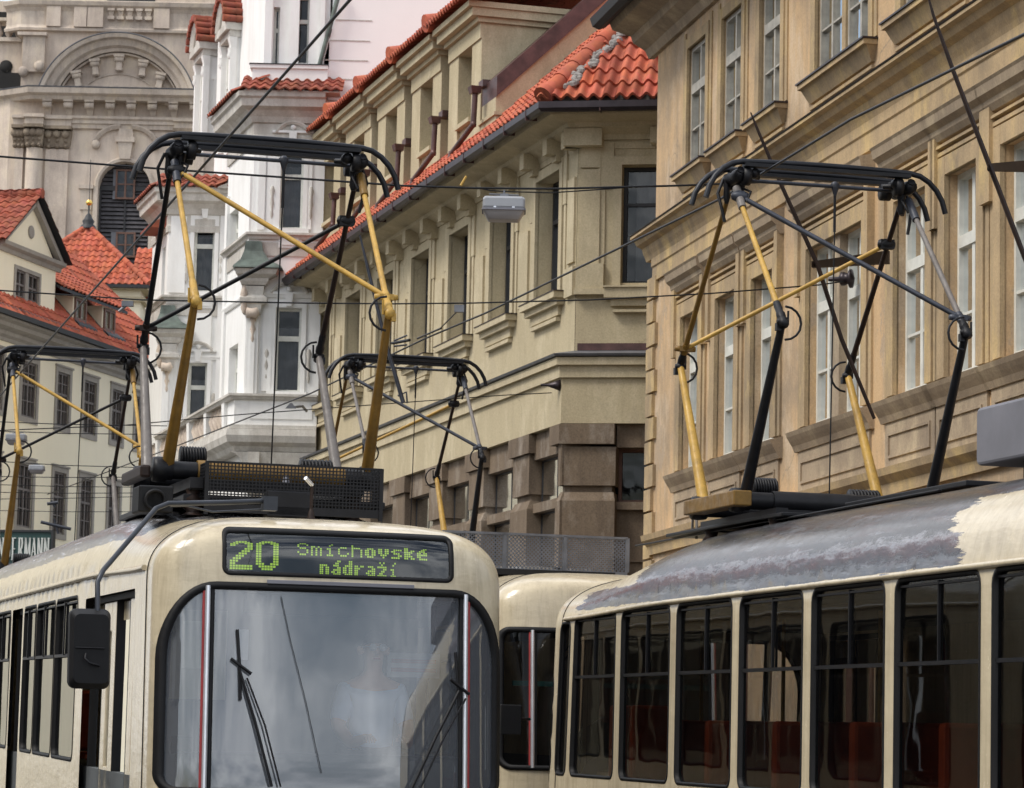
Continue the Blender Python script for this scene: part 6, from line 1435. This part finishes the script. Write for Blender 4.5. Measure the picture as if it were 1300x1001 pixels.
    for sg in (-1,1):
        hb=Vector((sg*.12,-.42,s+.165))
        Vh=[((sg*.12,-.395,s+.16),.030,.022),((sg*.118,-.45,s+.165),.036,.016)]; Eh=[(0,1)]
        for j in range(4):
            bx=sg*.118+(j-1.5)*.018; l=(.03,.036,.034,.026)[j]; b=len(Vh)
            Vh+=[((bx,-.475,s+.165),.0085),((bx*1.0,-.475-l,s+.155),.008),((bx,-.48-l*1.2,s+.125),.007)]; Eh+=[(1,b),(b,b+1),(b+1,b+2)]
        b=len(Vh); Vh+=[((sg*.118-sg*.036,-.43,s+.158),.010),((sg*.118-sg*.05,-.462,s+.14),.008)]; Eh+=[(0,b),(b,b+1)]
        skin_body(Vh,Eh,'hand',MATS['skin'],root,1)
    return root
# ================================================================ WIRES AND LAMPS
def wire(pts,r,label,name='overhead_wire',cat='wire',mat='black_iron',group=None):
    m=MB(); m.tube(pts,r,6); o=m.build(name,MATS[mat]); tag(o,label,cat,group); return o
def sagged(a,b,s,n=16):
    return [a.lerp(b,k/n)-Vector((0,0,s*4*(k/n)*(1-k/n))) for k in range(n+1)]
def overhead(tc):
    # contact wires above the two tracks
    def P(x,y,Y): return at(x,y,Y)
    a=P(455,-12,17.2);b=P(0,503,39.5); d=(b-a)
    wire([a-d*.4]+[a+d*k/10 for k in range(11)]+[b+d*.4],.011,'thick contact wire above the left trams running down from the top edge','contact_wire')
    pts=[P(1345,22,17.0),P(1300,44,17.8),P(1080,152,21.6),P(916,252,25.4),P(616,398,34.0),P(540,430,37.0),P(396,499,42.5),P(228,565,53),P(60,628,70)]
    wire(pts,.011,'contact wire above the right tram, crossing the picture from upper right to lower left','contact_wire')
    # span wires
    def span(px,r,label,*k): return wire([P(*p) for p in px],r,label,*k)
    s1=span([(-30,197,26),(0,199,26),(210,215,26),(340,224,26),(510,236,26),(600,239,26),(700,240,26),(860,236,26),(960,232,27),(1100,222,28.5)],.010,'span wire carrying the grey street lamp in front of the sand coloured house','span_wire')
    wire([P(*p) for p in [(604,238,26),(622,242,26),(640,243.5,26),(700,245,26),(760,241,26),(800,238,26)]],.006,'thin slack cable looped under the lamp span wire','lamp_cable','cable')
    span([(-30,367,33),(0,369,33),(180,381,33),(380,385,33),(500,386,33),(600,385,33),(750,381,33),(900,373,33),(1040,362,33.5),(1075,357,34.2)],.009,'level span wire running to the round anchor on the ochre wall','span_wire')
    span([(-30,548,40),(160,540,41),(300,527,42),(396,520,43),(530,510,44),(640,502,45),(700,499,45.9)],.008,'span wire ending at the bracket on the corner of the sand coloured house','span_wire')
    for i,(y0,y1,Y,lab) in enumerate(((535,541,44,'uppermost thin wire before the cream house, just under its upper windows'),(547,552,46,'thin wire before the cream house, second from above below the upper windows'),(585,595,48,'thin wire crossing just above the lower windows of the cream house'),(605,606,50,'thin wire cutting the tops of the lower windows of the cream house'),(615,619,52,'thin wire across the lower windows of the cream house, middle one of the bunch'),(625,626,54,'thin wire above the sign board, third from below in the bunch'),(634,630,56,'thin slanting wire above the sign board, second from below in the bunch'),(648,650,57,'lowest thin wire just over the dark green sign'))):
        wire([P(-20,y0,Y),P(80,(y0+y1)/2+1,Y),P(212,y1,Y)],.007,lab,'span_wire')
    # hardware on the wires
    m=MB(); c=P(583,391,33); X=Vector((1,0,0)); m.box(Frame((c.x,c.y),90,True),-.055,.055,c.z-.05,c.z+.03,-.03,.03); tag(m.build('wire_clamp',MATS['mesh_grey']),'small grey clamp box on the level span wire in front of the corner house','clamp')
    m=MB(); c=P(162,386,33); m.box(Frame((c.x,c.y),90,True),-.065,.065,c.z-.03,c.z+.03,-.03,.03); m.tube([c,P(151,396,33)],.02,6); tag(m.build('wire_clamp',MATS['mesh_grey']),'grey clamp on the wire before the small pavilion','clamp')
    # pull-off rods near the second contact wire
    m=MB(); m.tube([P(560,416,36),P(583,393,33.2)],.008,5); m.tube([P(498,436,38.5),P(520,432,38)],.02,6); m.tube([P(530,430,37.5),P(560,417,36)],.012,6); tag(m.build('pull_off',MATS['black_iron']),'thin pull-off rod clipped to the right contact wire','wire fitting')
    for i,(pp,lab) in enumerate((([(457,299),(468,345),(489,432),(500,470),(512,512)],'slim dark steel guide bar hanging in front of the sand coloured house'),)):
        m=MB(); m.tube([P(x,y,37) for x,y in pp],[.012,.022,.024,.026,.028],8); m.tube([P(500,433,37),P(517,426,37)],.012,6); m.tube([P(500,440,37),P(517,438,37)],.012,6); m.tube([P(505,503,37),P(516,498,37),P(517,512,37)],.014,6); tag(m.build('guide_bar',MATS['slate_paint']),lab,'guide bar')
    # long tapered skids with cross plates
    for pp,plate,Y,lab in (([(953,143),(961,163),(985,220),(1038,337),(1068,430),(1110,532)],[(1030,332),(1128,318)],25,'long dark skid bar with a rusty cross plate over the right collector'),([(1174,-20),(1185,20),(1210,90),(1258,215),(1300,325),(1330,400)],[(1253,208),(1345,200)],22.5,'long dark skid bar with a cross plate at the right edge of the picture')):
        m=MB(); k=1 if Y<24 else 1
        m.tube([P(x,y,Y+.01*i) for i,(x,y) in enumerate(pp)],[.006,.013,.018,.021,.021,.016],6,True,False); o=m.build('skid_bar',MATS['brown_iron']); tag(o,lab,'overhead fitting','skid bars of the overhead line')
        (x0,y0),(x1,y1)=plate; a=P(x0,y0,Y-.02);b=P(x1,y1,Y+1.2); c2=P(x0+6,y0+12,Y-.02)
        m=MB(); dz=Vector((0,0,-.05)); e=Vector((.02,.06,0)); m.hexa([a+dz,b+dz*2.3,b+dz*2.3+e,a+dz+e,a,b,b+e,a+e]); m.build('cross_plate',MATS['brown_iron'],o)
    # lamps
    def lamp(px,py,Y,w,label):
        c=P(px,py,Y); s=w; fr=Frame((c.x,c.y),90,True)
        root=empty('street_lamp',c,label,'street lamp','street lamps hung over the road')
        B=lambda z,hu,hw: [fr.P(-hu,c.z+z,hw),fr.P(-hu*.9,c.z+z,hw*1.15),fr.P(hu*.9,c.z+z,hw*1.15),fr.P(hu,c.z+z,hw),fr.P(hu,c.z+z,-hw),fr.P(hu*.9,c.z+z,-hw*1.15),fr.P(-hu*.9,c.z+z,-hw*1.15),fr.P(-hu,c.z+z,-hw)]
        k=w/2
        m=MB(); m.loft([B(-.34*w,k*.98,k*.55),B(-.30*w,k,k*.58),B(-.12*w,k,k*.58),B(-.06*w,k*.9,k*.5)]); m.build('housing',MATS['lamp_grey'],root,.008)
        m=MB(); m.loft([B(-.34*w,k*1.03,k*.6),B(-.385*w,k*1.03,k*.6)]); m.build('rim',MATS['box_grey'],root)
        m=MB(); m.loft([B(-.385*w,k*.97,k*.54),B(-.46*w,k*.86,k*.5),B(-.58*w,k*.74,k*.42),B(-.60*w,k*.66,k*.36)],True,True); m.build('diffuser',MATS['lamp_milk'],root)
        m=MB(); m.box(fr,-.2*w,.2*w,c.z-.06*w,c.z-.01*w,-.08*w,.08*w); m.box(fr,-.1*w,.1*w,c.z-.01*w,c.z+.05*w,-.05*w,.05*w); m.tube([fr.P(-.35*w,c.z+.04*w),fr.P(.35*w,c.z+.02*w)],.02*w,6); m.tube([fr.P(0,c.z),fr.P(0,c.z+.14*w)],.03*w,8); m.build('hanger',MATS['mesh_grey'],root)
        m=MB()
        for sx in (-.42,.45): m.box(fr,(sx-.06)*k*1.0,(sx+.06)*k,c.z-.36*w,c.z-.31*w,k*.6,k*.68)
        m.build('latch',MATS['chrome_white'],root)
        return root
    lamp(640,249,26,.375,'large grey street lamp hanging from a span wire before the sand coloured house')
    lamp(21,550,40,.27,'grey street lamp hung near the left edge before the cream house, upper of two')
    lamp(47,590,52,.27,'smaller grey street lamp hung before the cream house, lower of two')
    # little wall lamp on the white house
    m=MB(); c=P(372,516,60); m.hexa([P(362,519,60),P(376,519,60),P(376,519,60.3),P(362,519,60.3),P(368,512,60),P(371,512,60),P(371,512,60.3),P(368,512,60.3)]); m.tube([P(374,517,60),P(384,516,60.2),P(389,522,61)],.03,6); tag(m.build('wall_lamp',MATS['lead_grey']),'small grey lamp on a curved bracket at the right edge of the ornate white house','lamp')
    for (x0,y0,x1,y1,lab) in ((52,663,90,672,'short dark wire tensioner above the end of the sign'),(60,640,74,638,'tiny dark insulator on a wire above the sign')):
        m=MB(); m.tube([P(x0,y0,50),P(x1,y1,50)],.03,6); m.tube([P((x0+x1)/2-2,y0-4,50),P((x0+x1)/2+3,y1+6,50)],.02,5); tag(m.build('wire_tensioner',MATS['slate_paint']),lab,'wire fitting')
    # yellow cord
    m=MB(); m.tube([P(585,236,26),P(592,224,26)],.012,5); tag(m.build('yellow_cord',MATS['yellow_paint']),'short yellow cord end left of the hanging lamp','cord')
stucco('added_row_plaster',(.17,.15,.13),(.09,.08,.07),None,.3,.3,.2)  # dull plaster of the unseen row added to darken window reflections
plain('lamp_grey',(.31,.32,.34),.5,.1,.1,4)
plain('lamp_milk',(.36,.335,.33),.35,0,.15,5)
glassmat('lamp_glass',(.30,.27,.24),.45,.15,.2,1.35)
def opposite():
    """unseen row added across the street to darken window reflections, left of and behind the camera's view"""
    root=empty('added_row_house',(-16,10,0),'unseen plain row house added beyond the left edge to darken window reflections','house')
    fr=Frame((-13.5,2),-8,True); m=MB(); holes=[(3+3*k,4.3+3*k,z,z+1.9,.2) for k in range(12) for z in (4.5,8.2,11.8)]
    wall(fr,0,40,0,15,holes,m); m.quad(fr.P(0,15,0),fr.P(40,15,0),fr.P(40,18,-5),fr.P(0,18,-5)); m.build('wall',MATS['added_row_plaster'],root)
    walldark(fr,.1,39.9,.2,14.8,-.3,root)
def road():
    m=MB(); X,Y,Z=axes(14.8,0)
    m.quad(Vector((-14,5,-.01)),Vector((12,5,-.01)),Vector((-15,90,-.01)),Vector((-42,90,-.01))); tag(m.build('road',MATS['cobble']),None,None,kind='structure')
stucco('cobble',(.07,.068,.066),(.04,.04,.04),None,.2,.5,.5)
sand_house(); ochre_house(); cream_house(); pavilion(); church(); white_house(); sign()
opposite(); road()
t1,B1,t3,tc=all_trams()
# the driver sits behind the windscreen
O1,(X1,Y1,Z1)=tc
drv=seated_person(O1+X1*.47+Y1*1.02+Z1*.80+Vector((0,0,.02)),15.3,'tram driver in a pale blue shirt and glasses sitting behind the windscreen',MATS['shirt_blue'])
drv.scale=(1.08,1.08,1.08)
overhead(tc)
